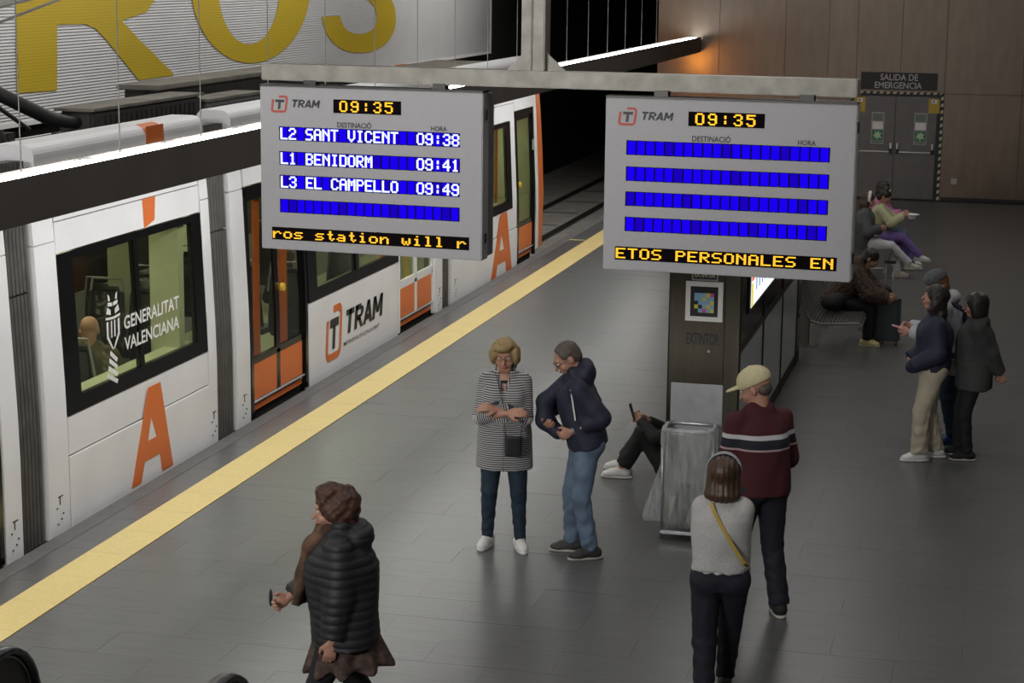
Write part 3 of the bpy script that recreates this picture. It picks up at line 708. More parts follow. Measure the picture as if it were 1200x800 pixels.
pg = MB(); pA = Vector((-7.95, 15.35, 3.08)); pB = Vector((-8.0, 13.4, 3.72))
pg.tube([pA+Vector((0, 1.1, -.10)), pA+Vector((0, .45, -.06)), pA+Vector((0, .1, 0)), pB], [.05, .055, .062, .055], 10)
pant = pg.build('pantograph', 'black', tram, smooth=True, label='black folded pantograph arm on the roof')
m = MB(); m.tube([(-7.9, 15.0, 3.02), (-7.95, 14.3, 3.35), (-8, 13.2, 3.8)], .018, 6); m.build('control_rod', 'black', pant)
m = MB(); m.tube([(-8.0, 13.2, 3.72), (-8.0, 13.9, 3.95), (-8.0, 15.6, 4.13)], .028, 6); m.tube([(-8.0, 13.4, 3.60), (-8.0, 14.6, 3.88), (-8.0, 16.1, 4.12)], .012, 6); m.build('upper_arm', 'steel', pant)
m = MB(); m.tube([(-8.0, 14.2, 3.86), (-8.1, 14.32, 4.05), (-8.0, 14.5, 4.2)], .012, 6); m.box(-8.1, -7.9, 14.3, 14.5, 3.84, 3.87); m.build('collector_head', 'roof_dark', pant)
# interior
for a, b in ((7.2, 16.9), (16.9, 30.0)):
    bx('cabin_floor', 'cream_floor', tram, -9.5, XT-.12, a, b, -.02, .02); bx('cabin_ceiling', 'cream', tram, -9.5, XT-.15, a, b, 2.36, 2.42)
bx('cabin_wall', 'board_back', tram, -9.5, -9.44, 7.2, 30.0, .0, .95); bx('cabin_wall', 'cream', tram, -9.5, -9.44, 7.2, 30.0, 2.05, 2.4)
k = 7.2
while k < 29.5: bx('wall_pillar', 'cream', tram, -9.5, -9.42, k, k+.22, .95, 2.05); bx('far_window', 'black_gloss', tram, -9.49, -9.46, k+.22, k+1.6, .95, 2.05); k += 1.6
for yy in (9.0, 12.0, 14.4, 15.7, 18.6, 20.5, 22.2, 23.6, 26.2, 27.6, 29.2):
    bx('ceiling_light', 'lamp_in', tram, -8.5, -8.1, yy-.4, yy+.4, 2.33, 2.355)
# near-window ledge, bulkheads
bx('ledge', 'cream', tram, -7.34, XT-.08, 13.9, 16.65, .3, .97, .02); bx('bulkhead', 'cream', tram, -7.44, XT-.10, 16.30, 16.42, .02, 2.36); bx('bulkhead', 'cream', tram, -8.38, -8.12, 17.40, 17.52, .02, 2.36)
bx('ledge', 'cream', tram, -7.75, XT-.08, 25.4, 28.2, .3, .95, .02); bx('bulkhead', 'cream', tram, -8.2, XT-.1, 25.45, 25.6, .02, 2.36); bx('bulkhead', 'cream', tram, -8.6, XT-.3, 28.3, 28.4, .02, 2.36)
def pole(x, y, mat='orange', w_=.035, z0=.0, z1=2.36): 
    m = MB(); m.tube([(x, y, z0), (x, y, z1)], w_, 8); m.build('grab_pole', mat, tram)
pole(-7.45, 14.42, 'rail_yellow', .02, .97); pole(-8.0, 14.95, 'orange', .055); pole(-8.25, 16.0, 'orange', .055); pole(-9.0, 16.9, 'orange', .055)
pole(-7.30, 18.05, 'orange', .05); pole(-7.28, 18.50, 'orange', .04); pole(-7.28, 19.25, 'orange', .05); pole(-7.7, 18.95, 'cream', .08)
bx('cab_bulkhead', 'cream', tram, -9.4, XT-.12, 29.90, 29.94, .02, 2.36); pole(-7.4, 23.1, 'orange', .05); pole(-7.35, 23.9, 'rail_yellow', .025); pole(-7.6, 29.3, 'orange', .05); pole(-7.35, 29.15, 'rail_yellow', .022); pole(-8.0, 12.0, 'orange', .05)
def seat_at(x, y, face=1, z=.45):
    sroot = bx('seat', 'seat', tram, x-.22, x+.22, y-.22, y+.22, z-.06, z, .02)
    m = MB(); yb = y-face*.22
    bm = bmesh.new(); bmesh.ops.create_cube(bm, size=1)
    for q in bm.verts: q.co = Vector((q.co.x*.44*(1 if q.co.z < 0 else .8)+x, q.co.y*.06+yb-face*(.05 if q.co.z > 0 else 0), z+.35+q.co.z*.72))
    bmesh.ops.bevel(bm, geom=bm.edges[:], offset=.05, segments=3, affect='EDGES'); m.bm(bm); m.build('seat_back', 'seat', sroot, smooth=True)
    m = MB(); m.tube([(x-.2, yb-face*.06, z+.45), (x-.15, yb-face*.08, z+.78), (x+.15, yb-face*.08, z+.78), (x+.2, yb-face*.06, z+.45)], .012, 6); m.build('grab_handle', 'pale_grey', sroot)
    bx('seat_pedestal', 'dark_steel', sroot, x-.06, x+.06, y-.06, y+.06, 0, z-.06)
for (x, y, f_) in ((-8.85, 18.9, -1), (-9.2, 17.0, -1), (-7.78, 16.75, -1), (-8.22, 16.75, -1), (-7.75, 19.0, 1), (-7.5, 20.2, 1), (-8.0, 20.2, 1), (-7.5, 21.6, -1), (-8.9, 21.0, 1), (-8.9, 23.4, 1), (-7.9, 26.8, 1), (-8.9, 18.6, 1), (-7.6, 15.35, 1)):
    seat_at(x, y, f_, .45 if x != -7.6 and y != 16.75 else (.48 if x == -7.6 else .66))

# ------------------------------------------------------------------ kiosk column and glazed cabinet
kx, ky0, ky1, kw = -2.174, 17.0, 22.4, .63
kz = 2.55
kk = thing('information_kiosk', 'bronze steel kiosk with glazed side panels and lit advert', 'kiosk', (kx-kw/2, 19.7, 0))
bx('end_panel', 'bronze_steel', kk, kx-kw, kx-.135, ky0, ky0+.03, 0, kz); bx('end_panel', 'bronze_steel', kk, kx-.13, kx, ky0, ky0+.03, 0, kz)
bx('core', 'black', kk, kx-kw+.01, kx-.02, ky0+.03, ky1-.02, 0, kz-.02); bx('roof_plate', 'bronze_steel', kk, kx-kw-.02, kx+.02, ky0-.02, ky1+.02, kz, kz+.04)
bx('far_side_panel', 'bronze_steel', kk, kx-kw, kx-kw+.01, ky0, ky1, 0, kz)
bx('corner_post', 'black', kk, kx-.02, kx+.006, ky0+.03, ky0+.09, 0, kz)
ys = [17.09, 18.78, 20.45, 22.0]
for a, b in zip(ys[:-1], ys[1:]):
    bx('glass_panel', 'kiosk_panel', kk, kx-.018, kx, a+.03, b-.03, .13, 1.06); bx('mullion', 'black', kk, kx-.018, kx+.010, b-.03, b+.03, .0, kz)
    bx('glass_panel', 'black_gloss', kk, kx-.018, kx, a+.03, b-.03, 1.12, kz-.05)
bx('kick_plate', 'black', kk, kx-.018, kx+.004, ky0+.09, ky1, 0, .13); bx('rail_band', 'dark_steel', kk, kx-.018, kx+.008, ky0+.09, ky1, 1.06, 1.12)
bx('end_glass', 'black_gloss', kk, kx-.018, kx+.002, 22.03, ky1, .13, kz-.05)
ad = thing('advert_screen', 'backlit advert panel with red and yellow edge on the kiosk side', 'screen', (kx+.01, 18.5, 1.38))
bx('screen_frame', 'dark_steel', ad, kx, kx+.016, 17.52, 19.7, 1.34, 2.42)
bx('screen_face', 'ad_white', ad, kx+.016, kx+.02, 17.62, 19.6, 1.38, 2.38)
m = MB(); m.cur = 0; m.box(kx+.02, kx+.022, 17.62, 17.80, 1.62, 2.38); m.cur = 1; m.box(kx+.02, kx+.022, 17.62, 17.74, 1.38, 1.60); m.cur = 2
for k in range(7): m.box(kx+.02, kx+.022, 17.95+.22*k, 18.0+.22*k, 1.5, 1.66+.05*(k % 3))
m.box(kx+.02, kx+.022, 17.9, 19.4, 1.75, 1.80)
m.build('screen_print', ['ad_red', 'ad_yellow', 'ad_blue'], ad)
TK = frame((0, ky0, 0), (1, 0, 0))
pl = thing('code_plaque', 'white framed square plaque with coloured tiles on the kiosk end', 'plaque', (-2.51, ky0-.01, 1.34))
m = MB(); TK2 = TK
def ky(px, py):
    v = Vector((px-600, 400-py, -2310.0)); d = Vector((RX[i]*v[0]+RU[i]*v[1]+RB[i]*v[2] for i in range(3))); t = ky0/d[1]; return (d[0]*t, 4.4+d[2]*t)
a = ky(803, 375); b = ky(848, 331)
bx('plaque_plate', 'white', pl, a[0], b[0], ky0-.012, ky0, a[1], b[1])
cw2 = (b[0]-a[0]); bx('plaque_field', 'black', pl, a[0]+cw2*.13, b[0]-cw2*.13, ky0-.014, ky0-.012, a[1]+cw2*.13, b[1]-cw2*.13)
m = MB(); cell = cw2*.74/7; x0 = a[0]+cw2*.13; z0 = a[1]+cw2*.13
pat = ['.......', '.bbblp.', '.bblbb.', '..bbbl.', '.l.blb.', '..bpbl.', '.......']
for r_, row in enumerate(pat):
    for c_, ch in enumerate(row):
        if ch != '.': m.cur = 'blp'.index(ch); m.box(x0+c_*cell, x0+(c_+1)*cell, ky0-.0155, ky0-.014, z0+(6-r_)*cell, z0+(7-r_)*cell)
m.build('colour_tiles', ['pale_blue', 'lemon', 'pink'], pl)
m = MB(); a = ky(804, 403); b = ky(843, 391); text_mesh(m, 'EXTINTOR', TK, a[0], a[1], b[0]-a[0], b[1]-a[1], bold=.018); m.build('kiosk_lettering', 'black', kk)
es = thing('extinguisher_label', 'small pale framed EXTINTOR label above the coloured plaque', 'sign', (-2.5, ky0-.01, 1.8))
a = ky(811, 328); b = ky(842, 318); bx('label_plate', 'pale_grey', es, a[0], b[0], ky0-.010, ky0, a[1], b[1]+.02); bx('label_field', 'ink', es, a[0]+.012, b[0]-.012, ky0-.012, ky0-.010, a[1]+.014, b[1]+.008)
m = MB(); text_mesh(m, 'EXTINTOR', frame((0, ky0-.013, 0), (1, 0, 0)), a[0]+.025, a[1]+.03, b[0]-a[0]-.05, .055, bold=.03); m.build('label_lettering', 'tape_pale', es)
m = MB(); m.tube([(-2.44, ky0-.008, 1.08), (-2.44, ky0, 1.08)], .012, 10); m.build('lock', 'pale_grey', kk)

# ------------------------------------------------------------------ litter bin with clear bag
bn = thing('litter_bin', 'steel litter bin frame with clear plastic bag in front of the kiosk', 'bin', (-2.22, 14.9, 0))
bw0, bw1 = -2.455, -2.065; by0, by1 = 14.72, 15.02
bx('back_plate', 'bin_steel', bn, bw0+.01, bw1+.03, 15.02, 15.04, .10, 1.20, .004)
m = MB()
for x in (bw0, bw1): m.tube([(x, by0+.06, 0.0), (x, by0+.06, .86)], .016, 8); 
for x in (bw0, bw1): m.tube([(x, by1-.02, .0), (x, by1-.02, .86)], .012, 8)
m.build('leg', 'bin_steel', bn, smooth=True)
m = MB(); z = .88
loop = []
for i in range(24):
    t_ = i/24*2*PI; cx_, sy_ = math.cos(t_), math.sin(t_)
    loop.append(((bw0+bw1)/2 + .190*math.copysign(abs(cx_)**.45, cx_), (by0+by1)/2 + .15*math.copysign(abs(sy_)**.45, sy_), z))
loop.append(loop[0]); m.tube(loop, .016, 8); m.build('rim', 'bin_steel', bn, smooth=True)
bx('base_tray', 'bin_steel', bn, bw0, bw1, by0, by1, .05, .08, .01)
m = MB(); N_ = 48; v = []; zs = [.90, .895, .86, .78, .7, .5, .3, .15, .10]
off = [-.012, .018, .026, .024, .002, -.002, 0, .002, -.02]
for zi, z in enumerate(zs):
    for i in range(N_):
        t_ = i/N_*2*PI; cx_, sy_ = math.cos(t_), math.sin(t_); r1 = off[zi] + .006*math.sin(i*2.1+zi*.6)*(1 if zi > 2 else .3)
        v.append(((bw0+bw1)/2 + (.190+r1)*math.copysign(abs(cx_)**.45, cx_), (by0+by1)/2 + (.15+r1)*math.copysign(abs(sy_)**.45, sy_), z + (.02*math.sin(i*1.3) if zi == 3 else 0)))
f = [(z*N_+i, z*N_+(i+1) % N_, (z+1)*N_+(i+1) % N_, (z+1)*N_+i) for z in range(len(zs)-1) for i in range(N_)] + [tuple(range((len(zs)-1)*N_, len(zs)*N_))]
m.add(v, f); m.build('bag', 'clear_plastic', bn, smooth=True, label='clear plastic bin bag')
m = MB(); m.add([(bw0-.01, 14.78, .62), (bw0-.02, 14.95, .60), (bw0-.17, 14.86, .16), (bw0-.13, 14.74, .14), (bw0+.0, 14.74, .15)], [(0, 1, 2), (0, 2, 3), (0, 3, 4)]); m.build('loose_bag_flap', 'clear_plastic', bn)
tag(bx('cardboard_piece', 'black', None, bw0+.05, bw0+.17, 14.80, 14.88, .10, .44, .004, T=Matrix.Translation((bw0+.1, 14.85, .1)) @ Matrix.Rotation(.25, 4, 'Y') @ Matrix.Translation((-bw0-.1, -14.85, -.1))), 'black carton leaning inside the clear bin bag', 'rubbish')
tag(bx('paper_scrap', 'tape_pale', None, bw0+.03, bw0+.11, 14.90, 14.95, .10, .30, .004), 'crumpled cream paper at the bottom of the bin bag', 'rubbish')
tag(bx('paper_cup', 'white', None, bw1-.13, bw1-.06, 14.80, 14.87, .10, .19, .01), 'small white scrap low in the right of the bin bag', 'rubbish')

# ------------------------------------------------------------------ wire mesh benches
def bench(ya, yb, label):
    t = thing('bench', label, 'bench', (-1.85, (ya+yb)/2, 0), 'steel mesh benches')
    prof = [(-1.50, .36), (-1.49, .40), (-1.52, .43), (-1.70, .415), (-1.95, .40), (-2.06, .43), (-2.12, .52), (-2.17, .68), (-2.21, .86)]
    def off(i, d): return prof[i]
    m = MB()
    for x, z in prof[1:]:
        pass
    # longitudinal wires
    dense = []
    for i in range(len(prof)-1):
        (x0, z0), (x1, z1) = prof[i], prof[i+1]; n = max(1, int(math.hypot(x1-x0, z1-z0)/.036))
        for k in range(n): dense.append((x0+(x1-x0)*k/n, z0+(z1-z0)*k/n))
    dense.append(prof[-1])
    for x, z in dense: m.box(x-.003, x+.003, ya+.02, yb-.02, z-.003, z+.003)
    y = ya+.02
    while y < yb-.01:
        for i in range(len(prof)-1):
            (x0, z0), (x1, z1) = prof[i], prof[i+1]; dx, dz = x1-x0, z1-z0; L = math.hypot(dx, dz); nx_, nz_ = -dz/L*.003, dx/L*.003
            m.add([(x0-nx_, y, z0-nz_), (x1-nx_, y, z1-nz_), (x1+nx_, y, z1+nz_), (x0+nx_, y, z0+nz_), (x0-nx_, y+.006, z0-nz_), (x1-nx_, y+.006, z1-nz_), (x1+nx_, y+.006, z1+nz_), (x0+nx_, y+.006, z0+nz_)], [(0, 1, 2, 3), (7, 6, 5, 4), (0, 4, 5, 1), (2, 6, 7, 3)])
        y += .045
    o = m.build('wire_mesh', 'mesh_steel', t); o['kind'] = 'stuff'
    for y in (ya, yb):
        m = MB(); m.tube([(x, y, z) for x, z in prof], .016, 6); m.build('end_frame', 'bench_frame', t)
    m = MB(); m.tube([(prof[0][0], ya, prof[0][1]), (prof[0][0], yb, prof[0][1])], .018, 6); m.tube([(prof[-1][0], ya, prof[-1][1]), (prof[-1][0], yb, prof[-1][1])], .016, 6); m.build('edge_rail', 'bench_frame', t)
    for y in (ya+.75, yb-.75):
        m = MB(); m.box(-2.26, -2.14, y-.05, y+.05, 0, .84, bev=.008); m.box(-2.14, -1.62, y-.03, y+.03, .33, .385, bev=.008); m.build('leg', 'bench_frame', t)
        bx('foot_plate', 'bench_frame', t, -2.32, -2.06, y-.10, y+.10, 0, .015)
bench(22.5, 25.4, 'dark steel mesh bench nearest the kiosk with a suitcase beside it')
bench(26.9, 30.9, 'dark steel mesh bench where three women sit near the end wall')

# ------------------------------------------------------------------ escalator newels at the bottom left
def newel(x, yc, zc, label):
    t = thing('escalator_handrail', label, 'handrail', (x, yc, 0), 'escalator handrails')
    R_ = .36; pts = []
    for i in range(15):
        a = -PI/2 + i/14*PI; pts.append((yc+R_*math.cos(a), zc+R_*math.sin(a)))
    path = [(yc-1.0, zc-R_)] + pts + [(yc-.8, zc+R_), (yc-2.0, zc+R_+.35), (yc-6.0, zc+R_+2.6)]
    m = MB(); v = []; n = len(path)
    sec = [(-.045, -.012), (-.04, .018), (0, .028), (.04, .018), (.045, -.012)]
    for i, (y, z) in enumerate(path):
        a = path[max(0, i-1)]; b = path[min(n-1, i+1)]; d = math.hypot(b[0]-a[0], b[1]-a[1]); ny_, nz_ = (b[1]-a[1])/d, -(b[0]-a[0])/d
        v += [(x+s[0], y+ny_*s[1], z+nz_*s[1]) for s in sec]
    K = len(sec); m.add(v, [(i*K+j, i*K+(j+1) % K, (i+1)*K+(j+1) % K, (i+1)*K+j) for i in range(n-1) for j in range(K)])
    m.build('handrail_belt', 'rubber', t, smooth=True)
    inner = [(y, z) for y, z in path]; m = MB()
    cen = (yc, zc); pin = [(cen[0]+(y-cen[0])*.93, cen[1]+(z-cen[1])*.93) for y, z in pts]
    polyp = [(yc-.9, zc-R_*.93)] + pin + [(yc-.9, zc+R_*.93)]
    m.prism(polyp, .02, Matrix(((0, 0, 1, x-.01), (1, 0, 0, 0), (0, 1, 0, 0), (0, 0, 0, 1))))
    m.prism([(yc-.9, .02), (yc-.9, zc+R_*.93), (yc-2.0, zc+R_+.33), (yc-6.0, zc+R_+2.58), (yc-6.0, 2.2), (yc-2.0, .02)], .02, Matrix(((0, 0, 1, x-.01), (1, 0, 0, 0), (0, 1, 0, 0), (0, 0, 0, 1))))
    m.build('balustrade', 'dark_steel', t)
    m = MB(); pi2 = [(x, cen[0]+(y-cen[0])*.93, cen[1]+(z-cen[1])*.93) for y, z in pts]; m.tube(pi2, .014, 6); m.build('belt_guide', 'steel', t, smooth=True)
    bx('skirt', 'steel', t, x-.09, x+.09, yc-2.2, yc+.1, 0, .22, .02)
newel(-4.71, 8.42, .66, 'left black escalator handrail in the bottom left corner')
newel(-3.50, 8.36, .66, 'right black escalator handrail by the bottom edge')

# ------------------------------------------------------------------ PEOPLE: smooth implicit bodies and clothes, meshed by surface nets
def nrmv(a): a = np.array(a, float); return a/np.linalg.norm(a)
class RC:      # round cone
    def __init__(s, a, b, r1, r2):
        s.a = np.array(a, float); s.b = np.array(b, float); s.r1 = r1; s.r2 = r2
        m = max(r1, r2); s.lo = np.minimum(s.a-r1, s.b-r2); s.hi = np.maximum(s.a+r1, s.b+r2)
    def d(s, p):
        ba = s.b-s.a; t = np.clip(((p-s.a)@ba)/max(1e-9, ba@ba), 0, 1)
        return np.sqrt((((p-s.a)-t[..., None]*ba)**2).sum(-1)) - (s.r1+(s.r2-s.r1)*t)
class EL:      # ellipsoid with an optional frame (rows = local axes)
    def __init__(s, c, r, R=None):
        s.c = np.array(c, float); s.r = np.array(r, float); s.R = R; m = s.r.max() if R is not None else s.r
        s.lo = s.c-m; s.hi = s.c+m
    def d(s, p):
        q = p-s.c
        if s.R is not None: q = q@s.R.T
        k0 = np.sqrt(((q/s.r)**2).sum(-1)); k1 = np.sqrt(((q/s.r**2)**2).sum(-1))
        return k0*(k0-1)/np.maximum(k1, 1e-6)
class LO:      # loft of ellipses along a straight axis; stations (t, rx, ry, cx, cy)
    def __init__(s, a, b, st, right=(1, 0, 0), e=2.0):
        s.a = np.array(a, float); ax = np.array(b, float)-s.a; s.L = np.linalg.norm(ax); s.w = ax/s.L
        r = np.array(right, float); r -= s.w*(r@s.w); s.u = r/np.linalg.norm(r); s.v = np.cross(s.w, s.u)
        s.st = np.array([list(q)+[0]*(5-len(q)) for q in st], float); m = s.st[:, 1:3].max()+np.abs(s.st[:, 3:]).max(); s.e = e
        s.lo = np.minimum(s.a, b)-m; s.hi = np.maximum(s.a, b)+m
    def d(s, p):
        q = p-s.a; t = q@s.w/s.L; tt = np.clip(t, 0, 1); S = s.st; f = lambda i: np.interp(tt, S[:, 0], S[:, i])
        rx, ry = f(1), f(2); x = q@s.u-f(3); y = q@s.v-f(4)
        k = (np.abs(x/rx)**s.e+np.abs(y/ry)**s.e)**(1/s.e); d = (k-1)*np.minimum(rx, ry)
        return np.maximum(d, (np.abs(t-.5)-.5)*s.L)
class SDF:
    def __init__(s): s.it = []; s.glob = []
    def add(s, pr, k=.02, op='u', cuts=()): s.it.append((pr, k, op, cuts)); return s
    def cut(s, pt, n): s.glob.append((np.array(pt, float), nrmv(n))); return s
    def axis(s, lo, hi, h, fine, hf):
        out = [lo]
        while out[-1] < hi:
            x = out[-1]; st = hf if any(a <= x <= b for a, b in fine) else h; out.append(x+st)
        return np.array(out)
    def mesh(s, h=.012, fine=None, hf=None, disp=None):
        lo = np.min([i[0].lo for i in s.it if i[2] == 'u'], 0)-.03; hi = np.max([i[0].hi for i in s.it if i[2] == 'u'], 0)+.03
        fine = fine or ((), (), ()); hf = hf or h
        X, Y_, Z = [s.axis(lo[i], hi[i], h, fine[i], hf) for i in range(3)]
        D = np.full((len(X), len(Y_), len(Z)), .5, np.float32)
        for pr, k, op, cuts in s.it:
            pad = k+2.2*h; sl = []
            for ax, A in enumerate((X, Y_, Z)):
                i0 = max(0, np.searchsorted(A, pr.lo[ax]-pad)-1); i1 = min(len(A), np.searchsorted(A, pr.hi[ax]+pad)+1); sl.append(slice(i0, i1))
            sl = tuple(sl)
            P = np.stack(np.meshgrid(X[sl[0]], Y_[sl[1]], Z[sl[2]], indexing='ij'), -1)
            if P.size == 0: continue
            d = pr.d(P)
            for pt, n in cuts: d = np.maximum(d, (P-np.array(pt, float))@nrmv(n))
            a = D[sl]
            if op == 'u':
                hh = np.clip(.5+.5*(a-d)/k, 0, 1); D[sl] = a*(1-hh)+d*hh-k*hh*(1-hh)
            else:
                hh = np.clip(.5-.5*(a+d)/k, 0, 1); D[sl] = a*(1-hh)-d*hh+k*hh*(1-hh)
        if disp or s.glob:
            P = np.stack(np.meshgrid(X, Y_, Z, indexing='ij'), -1).astype(np.float32)
            if disp: 
                near = np.abs(D) < .05; D[near] += disp(P[near])
            for pt, n in s.glob: D = np.maximum(D, (P-pt)@n)
        return nets(D, X, Y_, Z)
def nets(D, X, Y_, Z):
    D = np.where(D == 0, 1e-6, D); nx, ny, nz = D.shape; ins = D < 0
    S = np.zeros((nx-1, ny-1, nz-1, 3)); N = np.zeros((nx-1, ny-1, nz-1)); A = [X, Y_, Z]; faces = []
    cross = []
    for ax in range(3):
        a = [slice(None)]*3; b = [slice(None)]*3; a[ax] = slice(0, -1); b[ax] = slice(1, None)
        c = ins[tuple(a)] != ins[tuple(b)]; idx = np.argwhere(c)
        if len(idx) == 0: cross.append((idx, None)); continue
        i2 = idx.copy(); i2[:, ax] += 1
        d0 = D[tuple(idx.T)]; d1 = D[tuple(i2.T)]; t = d0/(d0-d1)
        P = np.stack([X[idx[:, 0]], Y_[idx[:, 1]], Z[idx[:, 2]]], 1); P[:, ax] += t*(A[ax][i2[:, ax]]-A[ax][idx[:, ax]])
        o1, o2 = [q for q in range(3) if q != ax]
        for s1 in (0, -1):
            for s2 in (0, -1):
                c_ = idx.copy(); c_[:, o1] += s1; c_[:, o2] += s2
                ok = (c_ >= 0).all(1) & (c_[:, 0] < nx-1) & (c_[:, 1] < ny-1) & (c_[:, 2] < nz-1)
                k = tuple(c_[ok].T); np.add.at(S, k, P[ok]); np.add.at(N, k, 1)
        cross.append((idx, d0 < 0))
    act = N > 0; ids = -np.ones(N.shape, int); ids[act] = np.arange(act.sum()); V = S[act]/N[act][:, None]
    for ax in range(3):
        idx, flip = cross[ax]
        if len(idx) == 0: continue
        o1, o2 = [(1, 2), (2, 0), (0, 1)][ax]
        ok = (idx[:, o1] > 0) & (idx[:, o2] > 0) & (idx[:, o1] < D.shape[o1]-1) & (idx[:, o2] < D.shape[o2]-1)
        i = idx[ok]; fl_ = flip[ok]
        def g(a, b): c = i.copy(); c[:, o1] += a; c[:, o2] += b; return ids[tuple(c.T)]
        Q = np.stack([g(-1, -1), g(0, -1), g(0, 0), g(-1, 0)], 1); Q[~fl_] = Q[~fl_][:, ::-1]; faces.append(Q)
    return V, np.concatenate(faces)
NT = [0]
def sdf_obj(name, sdf, mat, parent, h=.012, fine=None, hf=None, disp=None, attr=None, top=False, label=None, scale=1.0):
    V, Fq = sdf.mesh(h, fine, hf, disp); V = V*scale
    me = bpy.data.meshes.new(name); n = len(V); nf = len(Fq); NT[0] += nf*2
    me.vertices.add(n); me.vertices.foreach_set('co', V.astype(np.float32).ravel())
    me.loops.add(nf*4); me.loops.foreach_set('vertex_index', Fq.astype(np.int32).ravel())
    me.polygons.add(nf); me.polygons.foreach_set('loop_start', np.arange(0, nf*4, 4, dtype=np.int32)); me.update(calc_edges=True)
    me.polygons.foreach_set('use_smooth', [True]*nf)
    if attr is not None:
        at = me.attributes.new('band', 'FLOAT', 'POINT'); at.data.foreach_set('value', attr(V/scale).astype(np.float32))
    me.materials.append(M[mat] if isinstance(mat, str) else mat)
    o = bpy.data.objects.new(name, me); C.objects.link(o)
    if parent: o.parent = parent
    if label: o['label'] = label
    return o

mt('skin', (.42, .22, .15), rough=.5, var=.05, scale=20); mt('skin_pale', (.50, .28, .20), rough=.5, var=.05, scale=20)
mt('blond', (.29, .20, .085), rough=.55, var=.35, scale=60, stretch=(1, 1, .2), bump=.4); mt('auburn', (.062, .026, .014), rough=.6, var=.5, scale=45, bump=.5)
mt('brown_hair', (.055, .028, .015), rough=.45, var=.4, scale=60, stretch=(1, 1, .15), bump=.4); mt('dark_hair', (.018, .012, .010), rough=.45, var=.4, scale=60, stretch=(1, 1, .15), bump=.4)
mt('grey_hair', (.085, .065, .055), rough=.6, var=.4, scale=60, bump=.3); mt('rust_hair', (.13, .05, .018), rough=.5, var=.4, scale=50)
mt('navy', (.012, .014, .032), rough=.7, var=.15, scale=15); mt('puffer', (.012, .013, .016), rough=.6, var=.2, scale=10)
mt('denim_dark', (.010, .024, .042), rough=.8, var=.25, scale=14, bump=.2); mt('denim', (.10, .145, .21), rough=.8, var=.35, scale=6, bump=.2)
mt('navy_trouser', (.007, .008, .016), rough=.8, var=.2, scale=14); mt('black_cloth', (.008, .008, .009), rough=.8, var=.2, scale=14)
mt('knit', (.43, .42, .41), rough=.9, var=.12, scale=90, bump=.5); mt('knit_grey', (.38, .40, .43), rough=.9, var=.1, scale=60, bump=.3)
mt('cap_cloth', (.56, .50, .30), rough=.8, var=.06, scale=30, bump=.15); mt('headband', (.30, .33, .35), rough=.8, bump=.2); mt('ochre', (.40, .27, .035), rough=.6)
mt('khaki', (.40, .36, .27), rough=.8, var=.1, scale=10, bump=.15); mt('charcoal', (.035, .036, .036), rough=.85, var=.2, scale=30, bump=.2); mt('grey_wool', (.085, .09, .092), rough=.9, var=.2, scale=30, bump=.3)
mt('shoe_white', (.62, .62, .60), rough=.5); mt('shoe_cream', (.5, .46, .38), rough=.5); mt('shoe_dark', (.03, .03, .028), rough=.6, var=.4, scale=30); mt('sole_pale', (.42, .40, .36), rough=.6); mt('shoe_yellow', (.55, .48, .2), rough=.5)
mt('shoe_blue', (.02, .05, .18), rough=.5); mt('pattern_brown', (.06, .035, .028), rough=.8, var=.9, scale=22); mt('scarf', (.09, .045, .025), rough=.85, var=.7, scale=14)
mt('white_cloth', (.55, .55, .56), rough=.8, var=.06, scale=12, bump=.2); mt('lilac', (.20, .13, .38), rough=.8, var=.1, scale=12); mt('rose', (.52, .16, .36), rough=.8, var=.1, scale=12); mt('cream_knit', (.45, .45, .27), rough=.9, var=.1, scale=40, bump=.2)
mt('fur_brown', (.06, .038, .028), rough=.9, var=.6, scale=25, bump=1.0); mt('olive', (.10, .085, .05), rough=.85, var=.2, scale=15); mt('lips', (.36, .11, .09), rough=.5); mt('eye_dark', (.02, .015, .012), rough=.3); mt('bag_black', (.010, .010, .011), rough=.4)
mt('bag_grey', (.16, .16, .155), rough=.6); mt('phone_glass', (.03, .035, .04), rough=.2); mt('phone_pink', (.55, .25, .30), rough=.4); mt('watch_steel', (.45, .45, .45), rough=.3, metal=.8)

def band_mat(name, stops, rough=.85):
    m = new_mat(name, (1, 1, 1), rough=rough); nt = m.node_tree; b = nt.nodes['Principled BSDF']; at = nt.nodes.new('ShaderNodeAttribute'); at.attribute_name = 'band'
    prev = None; cur = None
    for lo, hi, col in stops:     # chained range masks
        g1 = nt.nodes.new('ShaderNodeMath'); g1.operation = 'GREATER_THAN'; g1.inputs[1].default_value = lo; nt.links.new(at.outputs['Fac'], g1.inputs[0])
        g2 = nt.nodes.new('ShaderNodeMath'); g2.operation = 'LESS_THAN'; g2.inputs[1].default_value = hi; nt.links.new(at.outputs['Fac'], g2.inputs[0])
        mu = nt.nodes.new('ShaderNodeMath'); mu.operation = 'MULTIPLY'; nt.links.new(g1.outputs[0], mu.inputs[0]); nt.links.new(g2.outputs[0], mu.inputs[1])
        mx = nt.nodes.new('ShaderNodeMix'); mx.data_type = 'RGBA'; nt.links.new(mu.outputs[0], mx.inputs[0]); mx.inputs[7].default_value = (*col, 1)
        if cur is None: mx.inputs[6].default_value = (*stops[0][2], 1)
        else: nt.links.new(cur, mx.inputs[6])
        cur = mx.outputs[2]
    nt.links.new(cur, b.inputs['Base Color']); M[name] = m
band_mat('maroon_knit', [(-9, 9, (.055, .006, .010)), (1.115, 1.175, (.012, .012, .022)), (1.175, 1.205, (.50, .50, .50)), (1.100, 1.113, (.40, .30, .30))])
